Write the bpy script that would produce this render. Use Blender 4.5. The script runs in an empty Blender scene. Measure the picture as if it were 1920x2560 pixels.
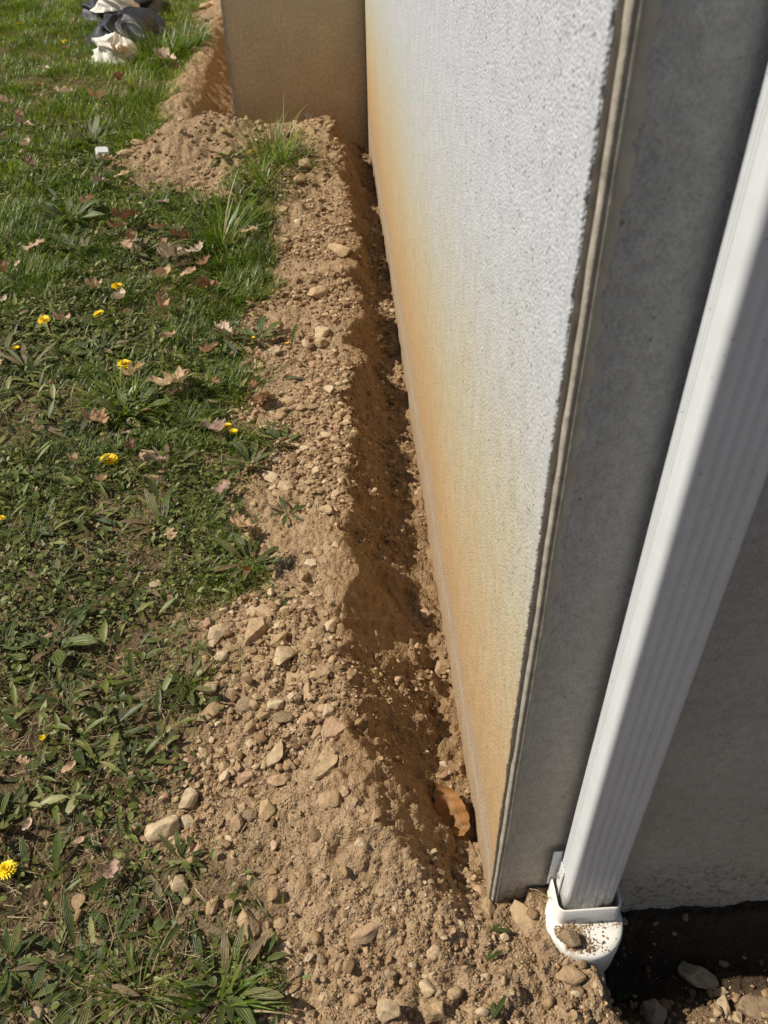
import bpy, math, random
import numpy as np
from mathutils import Vector, Matrix

random.seed(11)
RNG = np.random.default_rng(11)
scene = bpy.context.scene
COL = scene.collection

# ------------------------------------------------------------------ camera, sky, sun, exposure
F_PX = 2071.0                                   # focal length of the photograph in its own pixels
R = np.array([[0.99799169, -0.05120778, 0.03728732],
              [-0.06160609, -0.64765192, 0.75944169],
              [-0.01474012, -0.76021362, -0.64950595]])   # world <- camera (right, down, forward)
CAM = np.array([-0.19601692, -0.60400754, 1.35])
cam = bpy.data.cameras.new("camera")
cam.sensor_fit = 'AUTO'
cam.sensor_width = 36.0
cam.lens = 36.0 * F_PX / 2560.0
cam.clip_start = 0.02
cam.clip_end = 300.0
cam.dof.use_dof = True
cam.dof.focus_distance = 1.75
cam.dof.aperture_fstop = 9.0
cam_ob = bpy.data.objects.new("camera", cam)
COL.objects.link(cam_ob)
cam_ob.matrix_world = Matrix([[R[0, 0], -R[0, 1], -R[0, 2], CAM[0]],
                              [R[1, 0], -R[1, 1], -R[1, 2], CAM[1]],
                              [R[2, 0], -R[2, 1], -R[2, 2], CAM[2]],
                              [0, 0, 0, 1]])
scene.camera = cam_ob

SUN_EL, SUN_AZ = math.radians(46.0), math.radians(5.0)      # azimuth measured from -x towards +y
to_sun = Vector((-math.cos(SUN_AZ) * math.cos(SUN_EL), math.sin(SUN_AZ) * math.cos(SUN_EL), math.sin(SUN_EL)))
world = bpy.data.worlds.new("World")
scene.world = world
world.use_nodes = True
wn = world.node_tree.nodes
sky = wn.new("ShaderNodeTexSky")
sky.sky_type = 'NISHITA'
sky.sun_disc = False
sky.sun_elevation = SUN_EL
sky.sun_rotation = math.atan2(to_sun.x, to_sun.y)
wn["Background"].inputs[1].default_value = 0.066
world.node_tree.links.new(sky.outputs[0], wn["Background"].inputs[0])
sun = bpy.data.lights.new("sun", 'SUN')
sun.energy = 5.0
sun.angle = math.radians(0.53)
sun.color = (1.0, 0.93, 0.82)
sun_ob = bpy.data.objects.new("sun", sun)
sun_ob.rotation_euler = to_sun.to_track_quat('Z', 'Y').to_euler()
sun_ob.location = (-4, 1, 6)
COL.objects.link(sun_ob)
scene.view_settings.view_transform = 'Standard'
scene.view_settings.look = 'None'
scene.view_settings.exposure = 0.12
scene.view_settings.gamma = 1.0
scene.cycles.max_bounces = 6
scene.cycles.diffuse_bounces = 3
scene.cycles.glossy_bounces = 2
scene.cycles.transmission_bounces = 3
scene.cycles.use_adaptive_sampling = True

# ------------------------------------------------------------------ small tools
PX = 1659.0 / 1920.0


def ray(X, Y):
    return R @ np.array([X / PX - 960.0, Y / PX - 1280.0, F_PX])


_T = np.random.default_rng(5).random((8, 256, 256))


def vnoise(x, y, k=0):
    xf, yf = np.floor(x), np.floor(y)
    ix, iy = xf.astype(np.int64), yf.astype(np.int64)
    fx, fy = x - xf, y - yf
    fx = fx * fx * (3 - 2 * fx)
    fy = fy * fy * (3 - 2 * fy)
    t = _T[k % 8]
    a = t[ix & 255, iy & 255]
    b = t[(ix + 1) & 255, iy & 255]
    c = t[ix & 255, (iy + 1) & 255]
    d = t[(ix + 1) & 255, (iy + 1) & 255]
    return (a * (1 - fx) + b * fx) * (1 - fy) + (c * (1 - fx) + d * fx) * fy - 0.5


def domes(x, y, size, k=0):
    """rounded clods: height 0..1 of the nearest lump centre"""
    x = x / size
    y = y / size
    xf, yf = np.floor(x), np.floor(y)
    best = np.zeros_like(x)
    for dx in (-1, 0, 1):
        for dy in (-1, 0, 1):
            ix, iy = (xf + dx).astype(np.int64), (yf + dy).astype(np.int64)
            px = xf + dx + _T[k % 8][ix & 255, iy & 255]
            py = yf + dy + _T[(k + 1) % 8][ix & 255, iy & 255]
            r = 0.25 + 0.45 * _T[(k + 2) % 8][ix & 255, iy & 255]
            h = np.sqrt(np.clip(1 - ((x - px) ** 2 + (y - py) ** 2) / r ** 2, 0, 1)) * r
            best = np.maximum(best, h)
    return best


def sst(a, b, x):
    t = np.clip((x - a) / (b - a), 0, 1)
    return t * t * (3 - 2 * t)


# ------------------------------------------------------------------ shape of the ground
L_WALL, W_FAR = 4.4, 0.74
EDGE_Y = [-0.6, -0.165, -0.027, 0.046, 0.11, 0.179, 0.272, 0.427, 0.61, 0.70, 0.78, 1.028, 1.281, 1.498, 1.81, 2.036, 2.323, 2.75, 3.05, 3.232, 3.40, 3.654, 4.335, 5.252, 6.289, 8.2, 12]
EDGE_X = [-0.36, -0.368, -0.383, -0.385, -0.46, -0.515, -0.535, -0.518, -0.528, -0.45, -0.41, -0.50, -0.393, -0.456, -0.562, -0.563, -0.482, -0.43, -0.55, -0.90, -1.16, -1.25, -1.14, -1.20, -1.12, -1.30, -1.5]
CREST_Y = [-0.3, 0.0, 0.06, 0.145, 0.286, 0.412, 0.636, 0.813, 1.035, 1.235, 1.6, 1.83, 2.6, 3.1, 3.68, 4.16]
CREST_D = [0.13, 0.14, 0.159, 0.193, 0.228, 0.22, 0.224, 0.219, 0.202, 0.183, 0.164, 0.163, 0.164, 0.145, 0.157, 0.23]
FLOOR_Y = [-0.3, -0.05, 0.0, 0.03, 0.1, 0.17, 0.46, 0.81, 1.36, 1.9, 2.6, 3.4, 4.35]
FLOOR_Z = [0.0, -0.01, -0.025, -0.045, -0.085, -0.105, -0.11, -0.12, -0.135, -0.13, -0.11, -0.14, -0.19]


def lawn_edge(x, y):
    e = np.interp(y, EDGE_Y, EDGE_X)
    return e + 0.14 * vnoise(x * 8, y * 8, 1) + 0.12 * vnoise(x * 25, y * 25, 2)


def lawn_mask(x, y):
    """1 where plants cover the soil"""
    m = sst(0.07, -0.10, x - lawn_edge(x, y))
    # grassy clump left standing on the far spoil heap
    m2 = 0.40 * sst(1.0, 0.35, np.hypot((x + 0.50) / 0.24, (y - 3.42) / 0.42) + 0.5 * vnoise(x * 7, y * 7, 4))
    return np.maximum(m, m2)


def height(x, y, fine=True):
    x = np.asarray(x, float)
    y = np.asarray(y, float)
    base = 0.02 * vnoise(x * 1.3, y * 1.3, 0) + 0.012 * vnoise(x * 4, y * 4, 1)
    far = sst(3.9, 4.3, y)
    # distance to the foot of the house wall
    dA = np.hypot(np.minimum(x, 0), np.maximum(0, -y) * 0.0)
    dA = np.where(x < 0, -x, 0.0)
    dB = np.where(y < L_WALL, np.hypot(np.minimum(x + W_FAR, 0), L_WALL - y), 9.0)
    dC = np.where(x < -W_FAR, np.hypot(-W_FAR - x, np.maximum(0, L_WALL - y)), 9.0)
    dA = np.where(y > L_WALL, 9.0, dA)
    dcA = np.interp(y, CREST_Y, CREST_D) + 0.035 * vnoise(y * 7, y * 0 + 3, 2) + 0.045 * vnoise(x * 0 + 7, y * 19, 5) + 0.02 * vnoise(x * 0 + 2, y * 55, 6)
    # trench along the long wall
    wob = 0.03 * vnoise(x * 14, y * 14, 3) + 0.016 * vnoise(x * 38, y * 30, 4)
    wob = wob + 0.035 * vnoise(x * 6 + 5, y * 9 + x * 7, 1) * (y < L_WALL)
    d = dA + wob
    df = 0.055 + 0.03 * vnoise(y * 5, y * 0 + 9, 6)
    spoil_in = sst(-0.05, 0.12, y)
    u = dA - dcA
    spoil = (0.045 + 0.02 * vnoise(y * 3, y * 0 + 1, 5)) * np.exp(-(np.maximum(u, 0) / 0.17) ** 2) * spoil_in
    mound = 0.12 * np.exp(-((x + 0.86) / 0.30) ** 2 - ((y - 3.95) / 0.30) ** 2)
    mound = mound + 0.07 * np.exp(-((x + 0.40) / 0.3) ** 2 - ((y - 3.85) / 0.3) ** 2)
    mound = mound + 0.06 * np.exp(-((x + 0.50) / 0.2) ** 2 - ((y - 3.35) / 0.3) ** 2)
    mound = mound + 0.05 * np.exp(-((x + 1.08) / 0.10) ** 2) * sst(4.2, 4.7, y)
    top = base + spoil + mound
    fl = np.interp(y, FLOOR_Y, FLOOR_Z) + 0.012 * vnoise(x * 8, y * 8, 7)
    t = np.clip((d - df) / np.maximum(dcA - df, 0.02), 0, 1)
    zA = fl + (top - fl) * t ** np.interp(y, (0.15, 0.40, 0.55, 0.8), (0.66, 0.85, 1.15, 1.55))
    z = np.where(x < 0.05, np.where(dA < dcA + 0.06, np.minimum(zA, top), top), top)
    z = np.where((x >= 0) & (y < L_WALL), np.where(y > 0, fl, z), z)
    # trench round the projecting far wall
    for dd, dc, deep in ((dB, 0.27, -0.17), (dC, 0.26, -0.15)):
        tt = np.clip((dd + wob - 0.04) / (dc - 0.04), 0, 1)
        zz = deep + (top - deep) * tt ** 1.3
        z = np.where(dd < dc + 0.03, np.minimum(z, zz), z)
    # dug-out pit beside the drain, in the shade of the end wall
    z = z - 0.10 * sst(0.13, 0.27, x) * sst(0.02, -0.02, y)
    wp = sst(0.12, 0.19, x + 0.25 * (y + 0.1)) * sst(-0.235, -0.145, y + 0.06 * vnoise(x * 9, y * 9, 2)) * sst(0.03, 0.0, y)
    z = z * (1 - wp) + wp * (-0.190 + 0.090 * sst(-0.055, -0.006, y) + 0.08 * sst(-0.10, -0.235, y) + 0.02 * vnoise(x * 20, y * 20, 3))
    if fine:
        lm = lawn_mask(x, y)
        near = np.clip(1.4 - 0.12 * y, 0.4, 1.2)
        tr = np.clip(1 - t, 0, 1) * (dA < 0.3) * (y > 0.05) * (y < L_WALL)
        a = (1 - 0.55 * lm) * near
        z = z + a * (0.010 * vnoise(x * 22, y * 22, 1) + 0.006 * vnoise(x * 48, y * 48, 2))
        z = z + a * (0.020 * domes(x, y, 0.034, 1) * (0.5 + vnoise(x * 6, y * 6, 6)) + 0.007 * domes(x, y, 0.014, 3) + 0.004 * domes(x, y, 0.007, 5))
        z = z + a * 0.0035 * vnoise(x * 130, y * 130, 3)
        # raked grooves and torn crumbs down the bank
        z = z + tr * 0.013 * (domes(x, y, 0.042, 2) + 0.4 * domes(x, y, 0.017, 4))
        z = z + tr * (0.017 * vnoise(x * 12 + y * 8, y * 46 + x * 18, 4) + 0.011 * vnoise(x * 30, y * 110 + x * 40, 5))
        z = z + (y > 2.9) * (1 - lm) * 0.05 * (domes(x, y, 0.11, 4) * (0.5 + vnoise(x * 5, y * 5, 2)) + 0.35 * domes(x, y, 0.05, 6))
        gC = ((dC < 0.3) & (y > 4.2))
        z = z + gC * 0.02 * vnoise(x * 6, y * 22 + x * 9, 6)
    return z


def hz(x, y):
    return float(height(np.array([x]), np.array([y]))[0])


def at(X, Y, lift=0.0):
    """the point of the ground seen at this place of the photograph"""
    d = ray(X, Y)
    z = 0.0
    for i in range(14):
        s = (z - CAM[2]) / d[2]
        p = CAM + s * d
        z = 0.5 * z + 0.5 * (float(height(np.array([p[0]]), np.array([p[1]]), False)[0]) + lift)
    s = (z - CAM[2]) / d[2]
    p = CAM + s * d
    return p, s * F_PX / (F_PX)      # s = axial depth in units where the ray has length F_PX


def px2m(X, Y, px):
    p, s = at(X, Y)
    return px / PX * s


def link(o, parent=None):
    COL.objects.link(o)
    if parent is not None:
        o.parent = parent
    return o


def tag(o, label=None, cat=None, group=None, kind=None):
    if label:
        o["label"] = label
    if cat:
        o["category"] = cat
    if group:
        o["group"] = group
    if kind:
        o["kind"] = kind
    return o


def mesh_np(name, co, faces, mats, smooth=True, attrs=None):
    """faces: list of integer arrays, each (n, k)"""
    me = bpy.data.meshes.new(name)
    co = np.asarray(co, np.float32)
    me.vertices.add(len(co))
    me.vertices.foreach_set("co", co.ravel())
    lv = np.concatenate([np.asarray(f, np.int32).ravel() for f in faces])
    cnt = np.concatenate([np.full(len(f), np.asarray(f).shape[1], np.int32) for f in faces])
    st = np.concatenate([[0], np.cumsum(cnt)[:-1]]).astype(np.int32)
    me.loops.add(len(lv))
    me.loops.foreach_set("vertex_index", lv)
    me.polygons.add(len(cnt))
    me.polygons.foreach_set("loop_start", st)
    me.polygons.foreach_set("loop_total", cnt)
    me.polygons.foreach_set("use_smooth", np.full(len(cnt), smooth))
    for k, v in (attrs or {}).items():
        at_ = me.attributes.new(k, 'FLOAT', 'POINT')
        at_.data.foreach_set("value", np.asarray(v, np.float32))
    for m in (mats if isinstance(mats, (list, tuple)) else [mats]):
        me.materials.append(m)
    me.update()
    me.validate()
    return me


def obj(name, me, parent=None, loc=None, rot=None, scale=None):
    o = bpy.data.objects.new(name, me)
    if loc is not None:
        o.location = loc
    if rot is not None:
        o.rotation_euler = rot
    if scale is not None:
        o.scale = scale
    return link(o, parent)


def empty(name, loc=(0, 0, 0)):
    o = bpy.data.objects.new(name, None)
    o.location = loc
    o.empty_display_size = 0.05
    return link(o)


def box_data(x0, x1, y0, y1, z0, z1):
    v = [(x, y, z) for z in (z0, z1) for y in (y0, y1) for x in (x0, x1)]
    f = [(0, 2, 3, 1), (4, 5, 7, 6), (0, 1, 5, 4), (2, 6, 7, 3), (0, 4, 6, 2), (1, 3, 7, 5)]
    return np.array(v, float), np.array(f)


def join(parts):
    """parts: list of (verts, [faces arrays])"""
    vs, fs, n = [], [], 0
    for v, fl in parts:
        vs.append(np.asarray(v, float))
        for f in (fl if isinstance(fl, list) else [fl]):
            fs.append(np.asarray(f) + n)
        n += len(v)
    return np.concatenate(vs), fs


def extrude_z(poly, z0, z1, n=1, cap=True, twist=None):
    """closed outline (k,2) extruded up; returns verts, faces"""
    poly = np.asarray(poly, float)
    k = len(poly)
    zs = np.linspace(z0, z1, n + 1)
    v = np.concatenate([np.c_[poly, np.full(k, z)] for z in zs])
    i = np.arange(k)
    j = (i + 1) % k
    f = [np.concatenate([np.c_[i + r * k, j + r * k, j + (r + 1) * k, i + (r + 1) * k] for r in range(n)])]
    if cap:
        f.append(np.array([list(range(k))[::-1]]))
        f.append(np.array([[q + n * k for q in range(k)]]))
    return v, f


# ------------------------------------------------------------------ materials
def nodes_of(name):
    m = bpy.data.materials.new(name)
    m.use_nodes = True
    nt = m.node_tree
    return m, nt, nt.nodes["Principled BSDF"], nt.nodes["Material Output"]


def N(nt, t, **kw):
    n = nt.nodes.new(t)
    for k, v in kw.items():
        if k.startswith("i_"):
            key = k[2:]
            n.inputs[int(key) if key.isdigit() else key].default_value = v
        else:
            setattr(n, k, v)
    return n


def noise(nt, vec, scale, detail=4, rough=0.55, out=0):
    n = N(nt, "ShaderNodeTexNoise", i_Scale=scale, i_Detail=detail, i_Roughness=rough)
    if vec is not None:
        nt.links.new(vec, n.inputs["Vector"])
    return n.outputs[out]


def ramp(nt, val, stops, interp='LINEAR'):
    n = N(nt, "ShaderNodeValToRGB")
    n.color_ramp.interpolation = interp
    cr = n.color_ramp
    while len(cr.elements) < len(stops):
        cr.elements.new(0.5)
    for e, (p, c) in zip(cr.elements, stops):
        e.position = p
        e.color = (c, c, c, 1) if isinstance(c, (int, float)) else (*c, 1)
    nt.links.new(val, n.inputs[0])
    return n.outputs[0]


def mixc(nt, fac, a, b, mode='MIX'):
    n = N(nt, "ShaderNodeMix", data_type='RGBA', blend_type=mode)
    for sock, v in ((n.inputs[0], fac), (n.inputs[6], a), (n.inputs[7], b)):
        if isinstance(v, (int, float)):
            sock.default_value = v
        elif isinstance(v, tuple):
            sock.default_value = (*v, 1)
        else:
            nt.links.new(v, sock)
    return n.outputs[2]


def math_(nt, op, a, b=None, c=None, clamp=False):
    n = N(nt, "ShaderNodeMath", operation=op, use_clamp=clamp)
    for i, v in enumerate((a, b, c)):
        if v is None:
            continue
        if isinstance(v, (int, float)):
            n.inputs[i].default_value = v
        else:
            nt.links.new(v, n.inputs[i])
    return n.outputs[0]


def bump(nt, p, h, dist, strength=1.0, prev=None):
    b = N(nt, "ShaderNodeBump", i_Strength=strength, i_Distance=dist)
    nt.links.new(h, b.inputs["Height"])
    if prev is not None:
        nt.links.new(prev, b.inputs["Normal"])
    if p is not None:
        nt.links.new(b.outputs[0], p.inputs["Normal"])
    return b.outputs[0]


def pos(nt):
    return N(nt, "ShaderNodeNewGeometry").outputs["Position"]


def objrand(nt):
    return N(nt, "ShaderNodeObjectInfo").outputs["Random"]


def attr(nt, name):
    return N(nt, "ShaderNodeAttribute", attribute_name=name).outputs["Fac"]


def set_rough(p, r, spec=0.5):
    p.inputs["Roughness"].default_value = r
    p.inputs["Specular IOR Level"].default_value = spec


def soil_mat():
    m, nt, p, out = nodes_of("dry_soil")
    P = pos(nt)
    big = noise(nt, P, 5, 3)
    mid = noise(nt, P, 45, 4)
    fin = noise(nt, P, 420, 3, 0.6)
    tan = ramp(nt, mid, [(0.3, (0.235, 0.148, 0.076)), (0.5, (0.355, 0.243, 0.138)), (0.72, (0.455, 0.335, 0.205))])
    tan = mixc(nt, ramp(nt, big, [(0.35, 0.0), (0.7, 0.5)]), tan, (0.27, 0.180, 0.105))
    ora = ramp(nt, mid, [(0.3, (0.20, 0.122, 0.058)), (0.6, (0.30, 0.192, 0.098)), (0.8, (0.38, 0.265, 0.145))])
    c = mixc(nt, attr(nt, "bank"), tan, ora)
    hum = ramp(nt, mid, [(0.3, (0.030, 0.020, 0.010)), (0.52, (0.075, 0.050, 0.025)), (0.75, (0.18, 0.122, 0.062))])
    moss = ramp(nt, noise(nt, P, 22, 4), [(0.5, 0.0), (0.62, 0.55)])
    hum = mixc(nt, moss, hum, (0.115, 0.118, 0.022))
    c = mixc(nt, attr(nt, "lawn"), c, hum)
    c = mixc(nt, attr(nt, "damp"), c, mixc(nt, mid, (0.035, 0.023, 0.013), (0.10, 0.066, 0.038)))  # dark brown pit soil with shade painted in, down to near black
    grain = ramp(nt, fin, [(0.32, 0.55), (0.5, 1.0), (0.7, 1.25)])
    c = mixc(nt, 1.0, c, grain, 'MULTIPLY')
    nt.links.new(c, p.inputs["Base Color"])
    set_rough(p, 0.97, 0.15)
    v = N(nt, "ShaderNodeTexVoronoi", i_Scale=260.0)
    nt.links.new(P, v.inputs["Vector"])
    v2 = N(nt, "ShaderNodeTexVoronoi", i_Scale=120.0)
    nt.links.new(P, v2.inputs["Vector"])
    h = math_(nt, 'ADD', math_(nt, 'MULTIPLY', v.outputs[0], -0.8), math_(nt, 'MULTIPLY', v2.outputs[0], -1.2))
    h = math_(nt, 'ADD', h, math_(nt, 'MULTIPLY', fin, 0.7))
    bump(nt, p, h, 0.0035, 0.9)
    return m


def stone_mat(name, stops):
    m, nt, p, out = nodes_of(name)
    P = pos(nt)
    r = objrand(nt)
    c = ramp(nt, r, stops)
    n1 = noise(nt, P, 70, 5, 0.6)
    n2 = noise(nt, P, 300, 4, 0.65)
    c = mixc(nt, 1.0, c, ramp(nt, n1, [(0.3, 0.58), (0.5, 1.0), (0.7, 1.22)]), 'MULTIPLY')
    dust = ramp(nt, n2, [(0.45, 0.0), (0.66, 0.5)])
    c = mixc(nt, dust, c, (0.43, 0.31, 0.18))
    nt.links.new(c, p.inputs["Base Color"])
    set_rough(p, 0.9, 0.2)
    b = bump(nt, None, n1, 0.004, 0.6)
    bump(nt, p, n2, 0.0022, 0.9, b)
    return m


def plant_mat(name, stops, rough=0.45, spec=0.4, trans=0.3, veins=0.0):
    """tint attribute picks the colour of every blade or leaf"""
    m, nt, p, out = nodes_of(name)
    P = pos(nt)
    t = attr(nt, "tint")
    c = ramp(nt, t, stops)
    c = mixc(nt, 1.0, c, ramp(nt, noise(nt, P, 160, 3), [(0.3, 0.75), (0.7, 1.2)]), 'MULTIPLY')
    if veins:
        v = attr(nt, "across")
        w = N(nt, "ShaderNodeMath", operation='SINE')
        nt.links.new(math_(nt, 'MULTIPLY', v, 15.0), w.inputs[0])
        c = mixc(nt, math_(nt, 'MULTIPLY', math_(nt, 'ADD', w.outputs[0], 1.0), veins), c, (0.17, 0.21, 0.10))
        bump(nt, p, w.outputs[0], 0.0012, 0.6)
    nt.links.new(c, p.inputs["Base Color"])
    set_rough(p, rough, spec)
    tr = N(nt, "ShaderNodeBsdfTranslucent")
    nt.links.new(mixc(nt, 1.0, c, (0.95, 1.15, 0.45), 'MULTIPLY'), tr.inputs[0])
    mx = N(nt, "ShaderNodeMixShader", i_0=trans)
    nt.links.new(p.outputs[0], mx.inputs[1])
    nt.links.new(tr.outputs[0], mx.inputs[2])
    nt.links.new(mx.outputs[0], out.inputs[0])
    return m


def leaf_mat(name, stops):
    m, nt, p, out = nodes_of(name)
    P = pos(nt)
    c = ramp(nt, objrand(nt), stops)
    c = mixc(nt, 1.0, c, ramp(nt, noise(nt, P, 55, 5), [(0.28, 0.5), (0.5, 1.0), (0.7, 1.25)]), 'MULTIPLY')
    v = attr(nt, "vein")
    c = mixc(nt, math_(nt, 'MULTIPLY', v, 0.5), c, (0.30, 0.20, 0.11))
    nt.links.new(c, p.inputs["Base Color"])
    set_rough(p, 0.6, 0.3)
    bump(nt, p, noise(nt, P, 160, 3), 0.0015, 0.6)
    tr = N(nt, "ShaderNodeBsdfTranslucent")
    nt.links.new(c, tr.inputs[0])
    mx = N(nt, "ShaderNodeMixShader", i_0=0.22)
    nt.links.new(p.outputs[0], mx.inputs[1])
    nt.links.new(tr.outputs[0], mx.inputs[2])
    nt.links.new(mx.outputs[0], out.inputs[0])
    return m


def plain_mat(name, color, rough=0.6, spec=0.4, var=0.12, scale=60, bmp=0.0, bscale=200):
    m, nt, p, out = nodes_of(name)
    P = pos(nt)
    c = mixc(nt, 1.0, color, ramp(nt, noise(nt, P, scale, 4), [(0.3, 1 - var), (0.7, 1 + var)]), 'MULTIPLY')
    nt.links.new(c, p.inputs["Base Color"])
    set_rough(p, rough, spec)
    if bmp:
        bump(nt, p, noise(nt, P, bscale, 3), bmp, 0.7)
    return m


def stucco_mat():
    """painted parging: white above, stained orange and tan where soil once lay against it"""
    m, nt, p, out = nodes_of("stained_stucco")
    P = pos(nt)
    sx = N(nt, "ShaderNodeSeparateXYZ")
    nt.links.new(P, sx.inputs[0])
    st = N(nt, "ShaderNodeMapping")
    nt.links.new(P, st.inputs["Vector"])
    st.inputs["Scale"].default_value = (1, 1, 0.35)
    n_lo = noise(nt, P, 2.2, 3)
    n_mid = noise(nt, st.outputs[0], 14, 4)
    n_fin = noise(nt, P, 190, 3, 0.6)
    z = math_(nt, 'ADD', sx.outputs[2], math_(nt, 'MULTIPLY', math_(nt, 'SUBTRACT', n_lo, 0.5), 0.24))
    z = math_(nt, 'ADD', z, math_(nt, 'MULTIPLY', math_(nt, 'SUBTRACT', n_mid, 0.5), 0.20))
    z = math_(nt, 'ADD', z, math_(nt, 'MULTIPLY', math_(nt, 'SUBTRACT', n_fin, 0.5), 0.26))
    t = math_(nt, 'MULTIPLY', math_(nt, 'ADD', z, 0.2), 1 / 1.2, clamp=True)
    q = lambda h: (h + 0.2) / 1.2
    c = ramp(nt, t, [(q(-0.14), (0.32, 0.225, 0.135)), (q(0.00), (0.40, 0.300, 0.190)), (q(0.05), (0.365, 0.270, 0.175)), (q(0.12), (0.410, 0.265, 0.130)),
                     (q(0.26), (0.435, 0.300, 0.158)), (q(0.42), (0.440, 0.345, 0.210)), (q(0.56), (0.440, 0.390, 0.275)), (q(0.70), (0.445, 0.427, 0.360)),
                     (q(0.85), (0.455, 0.460, 0.455)), (q(0.98), (0.465, 0.48, 0.505))])
    # grey smear of the old soil line
    d = math_(nt, 'ABSOLUTE', math_(nt, 'SUBTRACT', math_(nt, 'ADD', sx.outputs[2], math_(nt, 'MULTIPLY', math_(nt, 'SUBTRACT', n_mid, 0.5), 0.02)), 0.012))
    line = math_(nt, 'MULTIPLY', ramp(nt, d, [(0.0, 1.0), (0.013, 0.0)]), 0.55)
    c = mixc(nt, line, c, (0.42, 0.38, 0.34))
    fl = math_(nt, 'MULTIPLY', ramp(nt, noise(nt, P, 120, 2, 0.6), [(0.62, 0.0), (0.66, 0.8)]), ramp(nt, z, [(0.0, 1.0), (0.22, 0.0)]))
    c = mixc(nt, fl, c, (0.30, 0.20, 0.11))
    # dark pinholes between the grains
    v = N(nt, "ShaderNodeTexVoronoi", i_Scale=115.0)
    nt.links.new(P, v.inputs["Vector"])
    pick = noise(nt, P, 48, 3)
    pit = math_(nt, 'MULTIPLY', ramp(nt, v.outputs[0], [(0.13, 1.0), (0.27, 0.0)]), ramp(nt, pick, [(0.45, 0.0), (0.56, 1.0)]))
    v3 = N(nt, "ShaderNodeTexVoronoi", i_Scale=34.0)
    nt.links.new(P, v3.inputs["Vector"])
    pit = math_(nt, 'MAXIMUM', pit, ramp(nt, v3.outputs[0], [(0.05, 0.9), (0.085, 0.0)]))
    c = mixc(nt, pit, c, (0.17, 0.15, 0.13))
    f2 = noise(nt, P, 300, 4, 0.7)
    c = mixc(nt, 1.0, c, ramp(nt, f2, [(0.34, 0.66), (0.5, 1.0), (0.66, 1.22)]), 'MULTIPLY')
    c = mixc(nt, 1.0, c, ramp(nt, noise(nt, P, 26, 4), [(0.3, 0.90), (0.7, 1.07)]), 'MULTIPLY')
    nt.links.new(c, p.inputs["Base Color"])
    set_rough(p, 0.85, 0.2)
    vg = N(nt, "ShaderNodeTexVoronoi", i_Scale=270.0)
    nt.links.new(P, vg.inputs["Vector"])
    h = math_(nt, 'ADD', math_(nt, 'MULTIPLY', vg.outputs[0], -1.1), math_(nt, 'MULTIPLY', n_fin, 0.3))
    h = math_(nt, 'ADD', h, math_(nt, 'MULTIPLY', f2, 0.45))
    h = math_(nt, 'SUBTRACT', h, math_(nt, 'MULTIPLY', pit, 0.9))
    bump(nt, p, h, 0.0015, 0.8)
    return m


def render_mat(name, top, low, zmix=0.25, bscale=60, bd=0.003):
    m, nt, p, out = nodes_of(name)
    P = pos(nt)
    sx = N(nt, "ShaderNodeSeparateXYZ")
    nt.links.new(P, sx.inputs[0])
    n1 = noise(nt, P, 7, 4, 0.55)
    n2 = noise(nt, P, bscale, 4, 0.65)
    n3 = noise(nt, P, 320, 3, 0.65)
    z = math_(nt, 'ADD', sx.outputs[2], math_(nt, 'MULTIPLY', math_(nt, 'SUBTRACT', n2, 0.5), 0.5))
    c = mixc(nt, ramp(nt, z, [(0.0, 0.0), (zmix, 1.0)]), low, top)
    c = mixc(nt, 1.0, c, ramp(nt, n1, [(0.3, 0.90), (0.7, 1.06)]), 'MULTIPLY')
    c = mixc(nt, 1.0, c, ramp(nt, n2, [(0.3, 0.84), (0.7, 1.10)]), 'MULTIPLY')
    c = mixc(nt, 1.0, c, ramp(nt, n3, [(0.32, 0.82), (0.5, 1.0), (0.68, 1.10)]), 'MULTIPLY')
    v = N(nt, "ShaderNodeTexVoronoi", i_Scale=70.0)
    nt.links.new(P, v.inputs["Vector"])
    pit = math_(nt, 'MULTIPLY', ramp(nt, v.outputs[0], [(0.08, 1.0), (0.2, 0.0)]), ramp(nt, noise(nt, P, 30, 2), [(0.58, 0.0), (0.66, 0.5)]))
    c = mixc(nt, pit, c, (0.10, 0.09, 0.075))
    mud = math_(nt, 'MULTIPLY', ramp(nt, noise(nt, P, 90, 4, 0.7), [(0.50, 0.0), (0.62, 0.8)]), ramp(nt, sx.outputs[2], [(-0.08, 1.0), (0.10, 0.0)]))
    c = mixc(nt, mud, c, (0.24, 0.16, 0.09))
    nt.links.new(c, p.inputs["Base Color"])
    set_rough(p, 0.9, 0.2)
    h = math_(nt, 'SUBTRACT', math_(nt, 'ADD', n2, math_(nt, 'MULTIPLY', n3, 0.6)), pit)
    bump(nt, p, h, bd, 0.9)
    return m


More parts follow.
